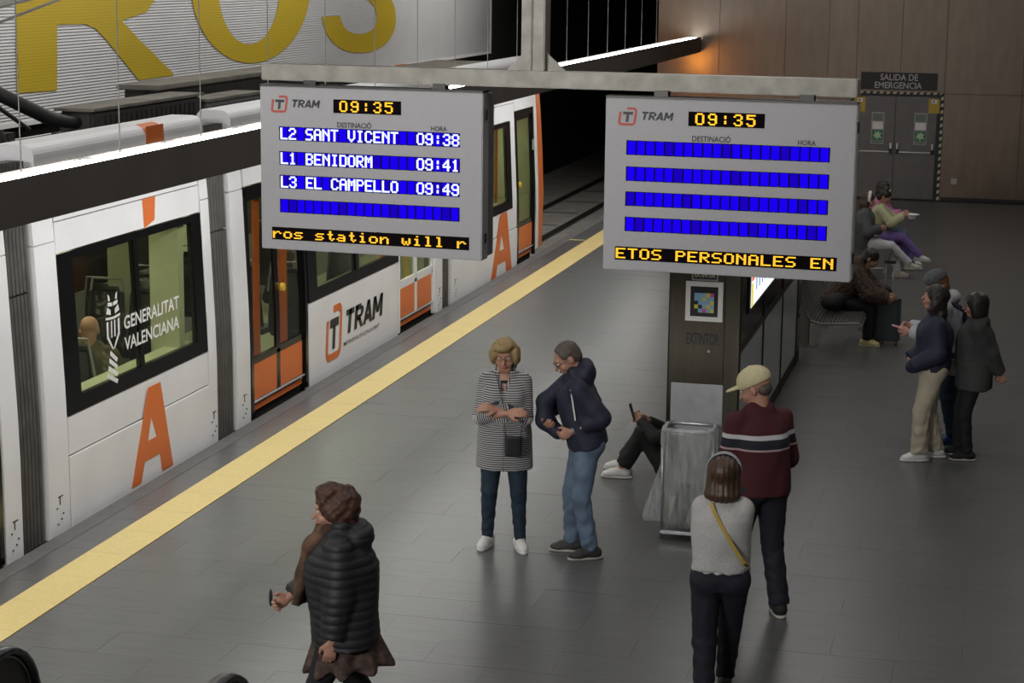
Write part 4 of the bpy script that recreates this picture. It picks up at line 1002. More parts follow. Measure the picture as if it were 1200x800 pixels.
def stripe_coat():
    m = new_mat('striped_cotton', (.5, .5, .5), rough=.85); nt = m.node_tree; b = nt.nodes['Principled BSDF']; at = nt.nodes.new('ShaderNodeAttribute'); at.attribute_name = 'band'
    a = nt.nodes.new('ShaderNodeMath'); a.operation = 'MULTIPLY'; a.inputs[1].default_value = 58; f = nt.nodes.new('ShaderNodeMath'); f.operation = 'FRACT'
    g_ = nt.nodes.new('ShaderNodeMath'); g_.operation = 'LESS_THAN'; g_.inputs[1].default_value = .47; mx = nt.nodes.new('ShaderNodeMix'); mx.data_type = 'RGBA'
    mx.inputs[6].default_value = (.40, .39, .385, 1); mx.inputs[7].default_value = (.035, .036, .048, 1)
    nt.links.new(at.outputs['Fac'], a.inputs[0]); nt.links.new(a.outputs[0], f.inputs[0]); nt.links.new(f.outputs[0], g_.inputs[0]); nt.links.new(g_.outputs[0], mx.inputs[0]); nt.links.new(mx.outputs[2], b.inputs['Base Color']); M['striped_cotton'] = m
stripe_coat()

def ik(a, c, l1, l2, hint):
    a = np.array(a, float); c = np.array(c, float); d = c-a; L = np.linalg.norm(d); mx = (l1+l2)*.995
    if L > mx: c = a+d/L*mx; d = c-a; L = mx
    x = (l1*l1-l2*l2+L*L)/(2*L); hgt = math.sqrt(max(0, l1*l1-x*x)); w_ = d/L; hh = np.array(hint, float); hh = hh-w_*(hh@w_); hh /= np.linalg.norm(hh)+1e-9
    return a+w_*x+hh*hgt, c
def rotz(v, deg): a = math.radians(deg); return np.array([v[0]*math.cos(a)-v[1]*math.sin(a), v[0]*math.sin(a)+v[1]*math.cos(a), v[2]])

class Person:
    """local frame: faces +y, right hand +x, all lengths for a 1.7 m person"""
    def __init__(s, label, x, y, H=1.65, face=0, z=0.0, pel=(0, 0, .93), spine=(0, .02, 1), twist=0, head=(0, 8), ank=((-.09, 0), (.09, 0)), ankz=(.08, .08), kneeh=((-.05, 1, 0), (.05, 1, 0)), toe=(8, -8),
                 wr=((-.25, .04, .83), (.25, .04, .83)), elh=((-.5, -1, 0), (.5, -1, 0)), fingers=(None, None), build=1.0, skin_='skin', sw=.152, h=.011, group=None, fat=0.0, hb=.135, hs=1.06):
        s.hs = hs
        s.sc = H/1.7; s.h = h; s.x, s.y, s.z = x, y, z; s.face = face; s.J = J = {}; s.b = build; s.fat = fat; s.label = label; s.skin_ = skin_; s.group = group
        pel = np.array(pel, float); sp = nrmv(spine); J['pel'] = pel; J['sp'] = sp; r = rotz((1, 0, 0), twist); r = r-sp*(r@sp); r /= np.linalg.norm(r); J['r'] = r; f = np.cross(sp, r); J['f'] = f
        J['nb'] = pel+sp*.50; J['ch'] = pel+sp*.32
        for i, sg_ in ((0, -1), (1, 1)):
            J['sh%d' % i] = J['nb']-sp*.085+r*sg_*sw*build**.5; J['hip%d' % i] = pel+np.array([sg_*.09, 0, -.03])
            an = np.array([*ank[i], ankz[i]]) if len(ank[i]) == 2 else np.array(ank[i])
            J['kn%d' % i], J['an%d' % i] = ik(J['hip%d' % i], an, .425, .405, kneeh[i])
            J['el%d' % i], J['wr%d' % i] = ik(J['sh%d' % i], wr[i], .285, .25, elh[i])
        s.toe = toe; s.fing = fingers
        fw = rotz(f*np.array([1, 1, 0])/np.linalg.norm(f[:2]), head[0]); p_ = math.radians(head[1]); up = np.array([0, 0, 1])
        hf = nrmv(fw*math.cos(p_)-up*math.sin(p_)); hu = nrmv(up*math.cos(p_)+fw*math.sin(p_)); hr = np.cross(hf, hu); J['hR'] = np.stack([hr, hf, hu])
        J['hc'] = J['nb']+nrmv(sp+np.array([0, 0, .6]))*hb+hf*.025
        s.o = None
    def H_(s, x, y, z): return s.J['hc']+s.J['hR'].T@(np.array([x, y, z], float)*s.hs)
    def he(s, c, r): return EL(s.H_(*c), np.array(r)*s.hs, s.J['hR'])
    def hand(s, S, i):
        J = s.J; w_ = J['wr%d' % i]; e = J['el%d' % i]; sg_ = -1 if i == 0 else 1
        fd = nrmv(w_-e); curl = .55; pn = None
        if s.fing[i]:
            q = s.fing[i]; fd = nrmv(q.get('dir', fd)); curl = q.get('curl', .55); pn = q.get('palm')
        if pn is None: pn = -J['r']*sg_           # palm faces the body
        pn = np.array(pn, float); pn = pn-fd*(pn@fd); pn /= np.linalg.norm(pn); side = np.cross(fd, pn)     # across the knuckles
        th = side*(1 if (side@np.array(J['f'])) > 0 else -1) if abs(side@J['f']) > .2 else side*(1 if side[2] > 0 else -1)
        R = np.stack([th, pn, fd]); c = w_+fd*.05
        S.add(EL(c, (.040, .016, .052), R), .012)
        for k, (o_, L) in enumerate(((.029, .072), (.010, .080), (-.010, .074), (-.029, .058))):
            b = w_+fd*(.088 if k != 3 else .080)+th*o_; a_ = curl*.5; p0 = b
            for n_, (lf, rr) in enumerate(((.45, .0098), (.32, .009), (.23, .0082))):
                a_ += curl*.55; d_ = fd*math.cos(a_)+pn*math.sin(a_); p1 = p0+d_*L*lf; S.add(RC(p0, p1, rr, rr*.93), .006); p0 = p1
        tb_ = w_+fd*.028+th*.028; t1 = tb_+nrmv(th*.75+fd*.75+pn*.25)*.038; t2 = t1+nrmv(th*.2+fd*1+pn*.45)*.030; S.add(RC(tb_, t1, .015, .0115), .012); S.add(RC(t1, t2, .0112, .009), .006)
    def body(s, hands=(1, 1), beard=False):
        J = s.J; b = s.b; S = SDF(); r = J['r']; sp = J['sp']
        S.add(LO(J['pel']-sp*.09, J['nb']-sp*.0, [(0, .13*b, .10*b), (.15, .155*b, .105*b), (.45, .125*b, .09*b), (.70, .135*b, .10*b), (.88, .10*b, .075*b), (1, .07, .055)], r), .02)
        for i in (0, 1):
            S.add(RC(J['sh%d' % i], J['el%d' % i], .047*b, .038), .03); S.add(RC(J['el%d' % i], J['wr%d' % i], .038, .025), .015)
            S.add(RC(J['hip%d' % i], J['kn%d' % i], .075*b, .050), .03); S.add(RC(J['kn%d' % i], J['an%d' % i], .048, .034), .02)
            t = rotz(J.get('toed%d' % i, np.array([0, 1., 0])), s.toe[i]); J['td%d' % i] = t; a = J['an%d' % i]
            S.add(RC(a+t*-.02-np.array([0, 0, .035]), a+t*.13-np.array([0, 0, .052]), .034, .020), .02)
            if hands[i]: s.hand(S, i)
        hc = J['hc']
        S.add(RC(J['nb']-sp*.03, s.H_(0, -.025, -.045), .057*b**.5, .052), .02)
        S.add(s.he((0, -.015, .035), (.074, .092, .080)), .02); S.add(s.he((0, .022, -.022), (.060, .068, .080)), .03); S.add(RC(s.H_(-.022, .048, -.082), s.H_(.022, .048, -.082), .026, .026), .02)
        S.add(RC(s.H_(0, .088, .015), s.H_(0, .108, -.025), .008, .0125), .010); S.add(s.he((0, .078, .032), (.045, .014, .010)), .012)
        for e in (-1, 1):
            S.add(s.he((e*.029, .100, .010), (.019, .013, .012)), .010, 's'); S.add(s.he((e*.074, -.008, -.004), (.010, .020, .031)), .006); S.add(s.he((e*.040, .060, -.028), (.020, .02, .02)), .02)
        S.add(s.he((0, .089, -.052), (.024, .010, .008)), .006)
        fine = [[], [], []]
        pts = [(hc, .14)] + [(J['wr%d' % i]+nrmv(J['wr%d' % i]-J['el%d' % i])*.08, .11) for i in (0, 1) if hands[i]]
        for p, rad in pts:
            for ax in range(3): fine[ax].append((p[ax]-rad, p[ax]+rad))
        hf = min(s.h*.62, .0075)
        # refine only in the vertical axis and across, so that face and fingers stay crisp
        s.o = sdf_obj('person', S, s.skin_, None, s.h, fine, hf, scale=s.sc)
        o = s.o; o.location = (s.x, s.y, s.z); o.rotation_euler = (0, 0, math.radians(s.face)); BASE[o.name] = Vector((0, 0, 0))
        tag(o, s.label, 'person', s.group)
        # eyes, lips, brows
        for nm, mat, its in (('eye', 'shoe_white', [(s.he((-.029, .0815, .010), (.0135, .0075, .0075)),), (s.he((.029, .0815, .010), (.0135, .0075, .0075)),)]), ('pupil', 'eye_dark', [(s.he((-.029, .0865, .010), (.0055, .004, .0055)),), (s.he((.029, .0865, .010), (.0055, .004, .0055)),)])):
            for it in its:
                q = SDF(); [q.add(k_, .003) for k_ in it]; sdf_obj(nm, q, mat, o, .0035, scale=s.sc)
        q = SDF(); q.add(s.he((0, .0945, -.049), (.023, .007, .0045)), .003); q.add(s.he((0, .0935, -.057), (.019, .007, .0045)), .003); sdf_obj('lips', q, 'lips', o, .004, scale=s.sc)
        return o
    def brow(s, mat):
        for e in (-1, 1):
            q = SDF(); q.add(RC(s.H_(e*.014, .090, .031), s.H_(e*.045, .080, .034), .0035, .0028), .003); sdf_obj('eyebrow', q, mat, s.o, .0035, scale=s.sc)
    def part(s, name, S, mat, h=None, disp=None, attr=None, label=None, parent=None): return sdf_obj(name, S, mat, parent or s.o, h or s.h, disp=disp, attr=attr, label=label, scale=s.sc)
    # ---- hair
    def hair(s, mat, items, face=((0, .115, -.035), (.060, .062, .088)), k=.02, disp=None, cuts=(), h=None, shell=(.082, .101, .088), label=None):
        S = SDF(); S.add(s.he((0, -.018, .036), shell), k)
        for it in items: S.add(it, k)
        if face: S.add(s.he(*face), .012, 's')
        for c_, n_ in cuts: S.cut(s.H_(*c_), s.J['hR'].T@np.array(n_, float))
        return s.part('hair', S, mat, h or min(s.h, .009), disp, label=label)
    # ---- clothes
    def top(s, name, mat, hem=-.12, off=.022, sleeve=1.0, flare=0.0, neck=.97, belly=.0, disp=None, attr=None, arms=(1, 1), bust=0.0, cuff=.0, armr=0.0, label=None, parts_=None, k=.03, h=None, rx=0, open_=None):
        J = s.J; b = s.b; sp = J['sp']; r = J['r']; S = SDF(); f = J['f']
        a = J['pel']+sp*hem; e = J['nb']+sp*(neck-.97); L = np.linalg.norm(e-a); T = lambda z: (z-hem)/L      # z measured up the spine from the pelvis
        st = [(0, .165*b+off+flare, .115*b+off+flare)]
        for z, xr, yr in ((.0, .165, .113), (.14, .148, .104), (.27, .158, .112), (.36, .152, .108), (.41, .125, .092), (.455, .085, .070), (.50, .060, .055)):
            if T(z) > 0.02 and T(z) <= 1.0001: st.append((T(z), xr*b+off*(1 if z < .44 else .6)+flare*max(0, (.1-z))*(1 if z < .1 else 0), yr*b+off*(1 if z < .44 else .6)+(belly if .02 < z < .3 else belly*.4 if z <= .38 else 0), 0, 0))
        S.add(LO(a, e, st, r, 2.25), k)
        if bust: 
            for g_ in (-1, 1): S.add(EL(J['ch']-sp*.01+r*g_*.075+f*(.085*b), (.07, .06*bust+.02, .07)), .04)
        for i in (0, 1):
            if not arms[i]: continue
            A_, B_, W_ = J['sh%d' % i], J['el%d' % i], J['wr%d' % i]
            S.add(RC(A_, B_, .047*b**.5+off*.6+armr*.7, .042+off*.65+armr), .03)
            if sleeve > 0:
                wp_ = B_+(W_-B_)*sleeve; d_ = nrmv(W_-B_); S.add(RC(B_, wp_+d_*.02, .043+off*.7+armr, .031+off*.6+armr*.8), .012, cuts=((wp_, d_),))
        
        for i in (0, 1): S.add(RC(J['nb']-sp*.02, J['sh%d' % i]-sp*.005, .050, .044+off*.45), .03)
        if parts_: [S.add(*q) if isinstance(q, tuple) else S.add(q, .02) for q in parts_]
        if open_: S.add(open_, .01, 's')
        return s.part(name, S, mat, h, disp, attr, label=label)
    def trousers(s, mat, off=.014, ankle=1.0, flare=.0, top_=.08, name='trousers', label=None, h=None, wr=.006):
        J = s.J; b = s.b; S = SDF(); up = np.array([0, 0, 1.]); sp = J['sp']
        S.add(LO(J['pel']-up*.10, J['pel']+sp*top_, [(0, .11*b+off, .095*b+off), (.4, .160*b+off, .115*b+off), (1, .145*b+off, .100*b+off)], J['r']), .03)
        for i in (0, 1):
            A_, B_, W_ = J['hip%d' % i], J['kn%d' % i], J['an%d' % i]; e = B_+(W_-B_)*ankle; d_ = nrmv(W_-B_)
            S.add(RC(A_, B_, .083*b+off, .053+off), .03); S.add(RC(B_, e+d_*.02, .053+off, .036+off+flare), .015, cuts=((e, d_),))
            S.add(EL(A_+up*-.01-np.array([0, .05, 0]), (.08*b+off, .08, .09)), .03) if abs(B_[2]-A_[2]) > .2 else None
        fr = lambda p: .5*wr*(np.sin(p[..., 2]*47+np.sin(p[..., 0]*41+p[..., 2]*9)*2.2+p[..., 1]*38)*np.sin(p[..., 2]*19+p[..., 0]*33-p[..., 1]*21+1)*np.where(p[..., 2] < .5, 1.5, .7)+.5*np.sin(p[..., 2]*90+p[..., 1]*60)*(p[..., 2] < .2))
        return s.part(name, S, mat, h, fr, label=label)
    def shoes(s, mat, sole='sole_pale', big=1.0, names='shoe', label=None, tilt=(0, 0)):
        J = s.J
        for i in (0, 1):
            t = J['td%d' % i].copy(); a = J['an%d' % i]; zg = a[2]-.08; up = np.array([0, 0, 1.])
            if tilt[i]: ax = math.radians(tilt[i]); t, up = nrmv(t*math.cos(ax)+up*math.sin(ax)), nrmv(up*math.cos(ax)-t*math.sin(ax))
            sd = np.cross(t, up); S = SDF(); base = a-up*.08
            S.add(RC(base+t*-.045+up*.050, base+t*.075+up*.045, .043*big, .040*big), .02); S.add(EL(base+t*.098+up*.032, (.044*big, .068*big, .036), np.stack([sd, t, up])), .02)
            S.add(RC(base+t*-.02+up*.05, a+up*.012, .044*big, .043*big), .02, cuts=((a+up*.012, up),)); S.cut(base+up*.018, -up)
            o = s.part(names, S, mat, min(s.h, .009), label=label)
            S = SDF(); S.add(LO(base, base+up*.024, [(0, .046*big, .145*big), (1, .047*big, .146*big)], sd, 2.6), .005)
            S.it = [(LO(base+t*.038, base+t*.038+up*.024, [(0, .043*big, .130*big), (1, .044*big, .131*big)], sd, 2.6), .005, 'u', ())]
            s.part('sole', S, sole, .009, parent=o)
    def glasses(s, mat='eye_dark'):
        m = MB(); q = lambda x, y, z: Vector(s.H_(x, y, z)*s.sc)
        for e in (-1, 1):
            m.tube([q(e*.031+.021*math.cos(t), .100-.004*abs(math.cos(t)), .008+.015*math.sin(t)) for t in [k*2*PI/14 for k in range(15)]], .0016, 5); m.tube([q(e*.052, .096, .012), q(e*.076, .03, .012), q(e*.078, -.01, .004)], .0016, 5)
        m.tube([q(-.010, .104, .010), q(.010, .104, .010)], .0016, 5); BASE['_g'] = Vector((0, 0, 0))
        return m.build('glasses', mat, s.o)
    def world(s, p): 
        a = math.radians(s.face); p = np.array(p, float)*s.sc; return Vector((s.x+p[0]*math.cos(a)-p[1]*math.sin(a), s.y+p[0]*math.sin(a)+p[1]*math.cos(a), s.z+p[2]))
    def item(s, name, S, mat, label, cat, h=.009, group=None, org=None):
        """a held or carried thing: stays top-level, shares the person's placement"""
        o = sdf_obj(name, S, mat, None, h, scale=s.sc); o.location = (s.x, s.y, s.z); o.rotation_euler = (0, 0, math.radians(s.face)); tag(o, label, cat, group); return o
def fold(a, fx, fz, seed=0): return lambda p: a*(np.sin(p[..., 2]*fz+seed+np.sin(p[..., 0]*fx+seed)*1.6)*np.sin(p[..., 0]*fx*.7+p[..., 1]*fx*.9+seed*2))
def curls(a, f): return lambda p: a*(np.sin(p[..., 0]*f)*np.sin(p[..., 1]*f*1.1+1)*np.sin(p[..., 2]*f*.93+2)+.5*np.sin(p[..., 0]*f*2.1+1)*np.sin(p[..., 1]*f*1.9)*np.sin(p[..., 2]*f*2))
def noop(): pass

# ---- 1 woman in striped coat
p = Person('woman with short blond hair, striped coat, arms crossed, facing the viewer', -3.58, 14.19, 1.66, face=192, build=1.12, ank=((-.13, .03), (.13, -.03)), toe=(14, -18), head=(-4, 10),
           wr=((.055, .175, 1.15), (-.03, .205, 1.13)), elh=((-.7, .0, -1), (.7, .0, -1)), fingers=({'curl': .6}, {'curl': .5}), h=.010, hb=.125, sw=.132, hs=1.12)
p.body(); p.brow('blond'); p.glasses()
p.hair('blond', [p.he((0, .035, .095), (.078, .062, .040)), p.he((-.078, .012, .012), (.032, .060, .072)), p.he((.078, .012, .012), (.032, .060, .072)), p.he((0, -.07, -.04), (.075, .045, .065)), p.he((.02, .080, .078), (.060, .032, .028))],
       face=((0, .118, -.035), (.058, .062, .092)), disp=curls(.005, 60))
J = p.J
def coat_attr(v):
    out = v[:, 2].copy()
    for i in (0, 1):
        A_, B_, W_ = J['sh%d' % i], J['el%d' % i], J['wr%d' % i]
        def dist(a, b): ba = b-a; t = np.clip(((v-a)@ba)/(ba@ba), 0, 1); return np.linalg.norm(v-a-t[:, None]*ba, axis=1), t*np.linalg.norm(ba)
        d1, t1 = dist(A_, B_); d2, t2 = dist(B_, W_); L1 = np.linalg.norm(B_-A_)
        s1 = (d1 < .085) & (v[:, 2] < A_[2]+.01); out = np.where(s1 & (np.abs(v[:, 0]) > .16), t1, out); out = np.where((d2 < .075) & (d2 < d1), L1+t2, out)
    return out
p.top('coat', 'striped_cotton', hem=-.27, off=.026, sleeve=.52, flare=.015, disp=fold(.004, 22, 9), attr=coat_attr, bust=1.0, belly=.03, armr=.002, open_=EL(J['nb']+J['f']*.085+np.array([0, 0, -.07]), (.045, .07, .13)), label='black and white striped open coat')
S = SDF(); S.add(LO(J['pel']+np.array([0, 0, .1]), J['nb']-np.array([0, 0, .06]), [(0, .13, .12), (1, .09, .085)], J['r']), .01); p.part('shirt', S, 'black_cloth')
S = SDF(); 
for e in (-1, 1): S.add(RC(J['nb']+np.array([e*.06, -.02, .045]), J['nb']+J['f']*.10+np.array([e*.030, 0, -.12]), .020, .020), .02)
S.add(RC(J['nb']+np.array([-.06, -.04, .03]), J['nb']+np.array([.06, -.04, .03]), .03, .03), .02); p.part('collar', S, 'striped_cotton', attr=lambda v: v[:, 0]*.8)
S = SDF(); S.add(RC((0, .205, .66), (0, .19, 1.05), .004, .004), .002); p.part('front_seam', S, 'ink', h=.006)
p.trousers('denim_dark', off=.012, flare=-.004); p.shoes('shoe_white', 'shoe_white', 1.05)
S = SDF(); S.add(LO((-.075, .235, .80), (-.075, .235, .955), [(0, .065, .022), (1, .068, .022)], (1, 0, 0), 6), .004)
S.add(RC((-.13, .235, .95), (-.155, .20, 1.14), .005, .005), .004); S.add(RC((-.02, .235, .95), (-.005, .225, 1.10), .005, .005), .004); S.add(RC((-.005, .225, 1.16), (.03, .205, 1.30), .005, .005), .004); S.add(RC((.03, .205, 1.30), (.075, .10, 1.43), .005, .005), .004)
p.item('crossbody_bag', S, 'bag_black', 'small black crossbody bag on the striped coat', 'bag', h=.007)

# ---- 2 man in navy jacket
p = Person('man in navy hooded jacket and blue jeans looking down', -2.965, 14.15, 1.70, face=110, pel=(0, -.03, .93), spine=(0, .24, 1), head=(8, 34), ank=((-.10, -.06), (.11, .05)), toe=(8, -12),
           wr=((-.13, .10, 1.0), (.12, .24, 1.04)), elh=((-.5, -1.5, .3), (.4, .6, -1)), fingers=({'curl': .9}, {'curl': 1.0}), h=.011, hb=.13)
p.body(); p.brow('grey_hair'); p.glasses()
p.hair('grey_hair', [p.he((0, -.06, -.01), (.072, .048, .06))], face=((0, .10, .00), (.072, .075, .115)), shell=(.078, .096, .086), disp=curls(.002, 90))
J = p.J
p.top('jacket', 'navy', hem=-.06, off=.034, sleeve=.62, disp=fold(.007, 24, 22, 1), belly=.02, armr=.012, parts_=[(EL(J['nb']+J['f']*-.095+np.array([0, 0, -.02]), (.13, .085, .11)), .03), (RC(J['nb']+np.array([-.07, 0, .02]), J['nb']+np.array([.07, 0, .02]), .045, .045), .03)], open_=None, label='navy hooded jacket')
S = SDF(); S.add(RC((.12, .12, 1.33), (.15, .27, 1.17), .055, .060), .04); S.add(RC((.15, .27, 1.17), (.13, .27, 1.03), .062, .070), .04); S.add(RC((.13, .27, 1.03), (.06, .18, .95), .065, .055), .04); p.item('folded_jacket', S, 'navy', 'dark garment bundled on the far arm of the man in navy', 'clothing')
S = SDF(); a = J['sh0']+J['f']*.05-J['r']*.058; S.add(RC(a+np.array([.012, .008, .01]), a+np.array([0.006, -.03, -.22]), .007, .007), .003); p.part('piping', S, 'white', h=.006)
p.trousers('denim', off=.018, flare=.008, wr=.009); p.shoes('shoe_dark', 'sole_pale', 1.08)
m = MB(); w_ = J['wr0']; d_ = nrmv(J['wr0']-J['el0']); c_ = w_-d_*.02; cs = [Vector((c_+.034*(math.cos(t)*np.cross(d_, (0, 0, 1))/np.linalg.norm(np.cross(d_, (0, 0, 1)))+math.sin(t)*np.cross(d_, np.cross(d_, (0, 0, 1)))))*p.sc) for t in [k*2*PI/12 for k in range(13)]]
m.tube(cs, .009, 6); m.build('watch', 'watch_steel', p.o)

# ---- 3 woman in black puffer coat, walking left
p = Person('woman with curly auburn hair in black quilted coat walking left', -3.42, 9.95, 1.60, face=106, build=1.22, spine=(0, .06, 1), head=(4, 6), ank=((-.08, .22), (.08, -.26)), ankz=(.08, .13), toe=(4, -6),
           wr=((-.235, .06, .80), (.10, .33, .98)), elh=((-.3, -1, 0), (.6, -.6, -.5)), fingers=({'curl': .6}, {'curl': .9}), h=.010, hb=.112, hs=1.12, sw=.14)
p.body(); p.brow('auburn')
p.hair('auburn', [p.he((0, .015, .110), (.078, .070, .042)), p.he((0, -.06, .03), (.105, .085, .10)), p.he((-.07, -.02, .01), (.040, .060, .070)), p.he((.07, -.02, .01), (.040, .060, .070)), p.he((0, -.075, -.045), (.080, .050, .060))], shell=(.098, .108, .108),
       face=((0, .135, -.03), (.10, .088, .105)), disp=curls(.011, 48), h=.007)
J = p.J
quilt = lambda p_: .0075*(1-np.abs(np.sin(p_[..., 2]*PI/.052)))**2 * 1.0 - .004 + fold(.005, 18, 12)(p_)
p.top('coat', 'puffer', hem=-.17, off=.042, sleeve=.93, flare=.02, disp=quilt, bust=1.0, belly=.045, armr=.02, parts_=[(EL(J['nb']+J['f']*-.11+np.array([0, 0, -.045]), (.145, .10, .095)), .03), (RC(J['nb']+np.array([-.08, -.02, .03]), J['nb']+np.array([.08, -.02, .03]), .055, .055), .03)], label='black quilted coat with hood', h=.009)
S = SDF(); S.add(RC(J['nb']+np.array([0, .05, .03]), J['nb']+np.array([0, .14, -.10]), .065, .055), .03); S.add(LO((.02, .275, .98), (0, .20, 1.38), [(0, .085, .035), (.5, .07, .040), (.85, .05, .035), (1, .02, .015)], (1, 0, 0)), .03)
p.part('scarf', S, 'scarf', disp=fold(.008, 30, 26), label='brown patterned scarf hanging in front')
S = SDF(); S.add(LO((0, -.03, .60), (0, 0, .92), [(0, .235, .26), (.6, .20, .19), (1, .17, .14)], (1, 0, 0)), .02); p.part('tunic', S, 'pattern_brown', disp=lambda q: .022*np.sin(np.arctan2(q[..., 0], q[..., 1])*9)*np.clip((.9-q[..., 2])*3, 0, 1), label='brown patterned tunic below the coat')
p.trousers('black_cloth', off=.02, flare=.02); p.shoes('shoe_dark')
S = SDF(); S.add(EL(J['wr1']+np.array([.0, .11, -.005]), (.035, .012, .055)), .005); p.item('folded_glasses_case', S, 'phone_glass', 'small dark case in the forward hand of the walking woman', 'case', h=.007)

# ---- 4 man with cap and maroon sweater
p = Person('man in cream cap and maroon banded sweater with his back turned', -1.50, 13.12, 1.74, face=38, build=1.10, sw=.172, hs=1.1, ank=((-.12, .12), (.14, -.07)), toe=(10, -20), head=(42, 24), spine=(0, .11, 1),
           wr=((-.10, .30, 1.06), (.12, .26, 1.02)), elh=((-.35, -.5, -1), (.45, -.5, -1)), h=.011, hb=.135)
p.body(); p.brow('grey_hair')
p.hair('grey_hair', [p.he((0, -.055, -.02), (.068, .046, .045))], shell=(.074, .088, .05), face=((0, .10, -.02), (.11, .11, .12)))
S = SDF(); S.add(p.he((0, -.012, .055), (.092, .110, .085)), .01); S.add(p.he((0, .112, .040), (.066, .072, .013)), .02); S.cut(p.H_(0, 0, .022), p.J['hR'].T@np.array([0, -.06, -1]))
S.add(p.he((0, -.012, .139), (.010, .010, .006)), .004); cap = p.part('cap', S, 'cap_cloth', h=.007, label='cream baseball cap')
J = p.J
p.top('sweater', 'maroon_knit', hem=-.09, off=.030, sleeve=.95, disp=fold(.005, 22, 18, 2), attr=lambda v: v[:, 2]-.07, belly=.03, armr=.012, parts_=[(RC(J['nb']+np.array([-.05, -.01, .0]), J['nb']+np.array([.05, -.01, .0]), .048, .048), .03)], label='maroon sweater with white and navy bands')
p.trousers('navy_trouser', off=.022, flare=.012); p.shoes('black_cloth', 'sole_pale', 1.08)

# ---- 5 woman seen from behind, headband
p = Person('woman from behind in pale knit sweater with grey headband', -1.50, 11.22, 1.60, face=8, build=.93, ank=((-.08, -.12), (.05, .34)), ankz=(.08, .08), toe=(4, -4), head=(-6, 6), sw=.125,
           wr=((.02, .20, 1.12), (-.02, .22, 1.08)), elh=((-.1, -.4, -1), (.1, -.4, -1)), h=.011, hb=.12)
p.body()
p.hair('brown_hair', [p.he((0, -.035, -.055), (.100, .078, .10)), p.he((0, -.045, -.10), (.112, .078, .055)), p.he((-.07, .01, -.05), (.034, .05, .09)), p.he((.07, .01, -.05), (.034, .05, .09))], shell=(.098, .112, .098), disp=lambda q: .003*np.sin(q[..., 0]*190))
J = p.J
S = SDF(); S.add(p.he((0, -.012, .040), (.106, .120, .112)), .005); S.cut(p.H_(0, .045, 0), p.J['hR'].T@np.array([0, 1, .25])); S.cut(p.H_(0, -.005, 0), p.J['hR'].T@np.array([0, -1, -.25])); S.add(p.he((0, -.012, .036), (.098, .113, .104)), .003, 's')
p.part('headband', S, 'headband', h=.007, label='pale grey knitted headband')
p.top('sweater', 'knit', hem=.03, off=.034, sleeve=.95, disp=fold(.004, 16, 20, 3), armr=.016, bust=.6, belly=.01, label='pale marled knit sweater')
S = SDF(); S.add(LO((0, 0, .955), (0, 0, .985), [(0, .185, .134), (1, .18, .13)], (1, 0, 0)), .01); p.part('undershirt', S, 'white_cloth', disp=lambda q: .006*np.sin(np.arctan2(q[..., 0], q[..., 1])*11))
p.trousers('navy_trouser', off=.024, flare=.0, wr=.007); p.shoes('shoe_dark', 'sole_pale')
m = MB(); m_pts = [(-.075, -.095, 1.41)]+[(-.075+.24*t, -.115-.045*math.sin(t*PI*.75), 1.41-.40*t**.9) for t in [i/12 for i in range(1, 12)]]+[(.172, -.085, 1.005)]
for a_, b_ in zip(m_pts[:-1], m_pts[1:]):
    a_, b_ = Vector(a_)*p.sc, Vector(b_)*p.sc; d_ = (b_-a_).normalized(); o_ = Vector((0, -1, 0)); s_ = d_.cross(o_).normalized()*.010
    m.add([a_-s_, a_+s_, b_+s_, b_-s_, a_-s_+o_*-.006, a_+s_+o_*-.006, b_+s_+o_*-.006, b_-s_+o_*-.006], [(0, 1, 2, 3), (7, 6, 5, 4), (0, 4, 5, 1), (1, 5, 6, 2), (2, 6, 7, 3), (3, 7, 4, 0)])
m.build('bag_strap', 'ochre', p.o, label='mustard yellow bag strap')

# ---- 6 person sitting on the floor behind the bin
p = Person('person in black sitting on the floor beside the kiosk with a phone', -2.69, 16.60, 1.66, face=88, pel=(0, -.02, .12), spine=(0, -.36, 1), head=(0, 30), ank=((-.10, .43, .08), (.12, .47, .09)), kneeh=((-.1, .6, 1), (.1, .6, 1)), toe=(6, -10),
           wr=((-.08, .27, .54), (.10, .24, .50)), elh=((-1, -.2, -1), (1, -.2, -1)), fingers=({'curl': .8}, {'curl': .8}), h=.011)
p.body(); p.hair('dark_hair', [])
p.top('sweater', 'black_cloth', hem=-.08, off=.03, sleeve=.95); p.trousers('black_cloth', off=.028, ankle=.88, flare=.01); p.shoes('shoe_white', 'shoe_white', 1.1)
J = p.J; S = SDF(); c_ = J['wr0']+np.array([.02, .07, .05]); S.add(LO(c_-np.array([0, .02, .06]), c_+np.array([0, .03, .09]), [(0, .036, .006), (1, .036, .006)], (1, 0, 0), 8), .003); p.item('smartphone', S, 'phone_glass', 'dark phone held up by the person sitting on the floor', 'phone', h=.006)

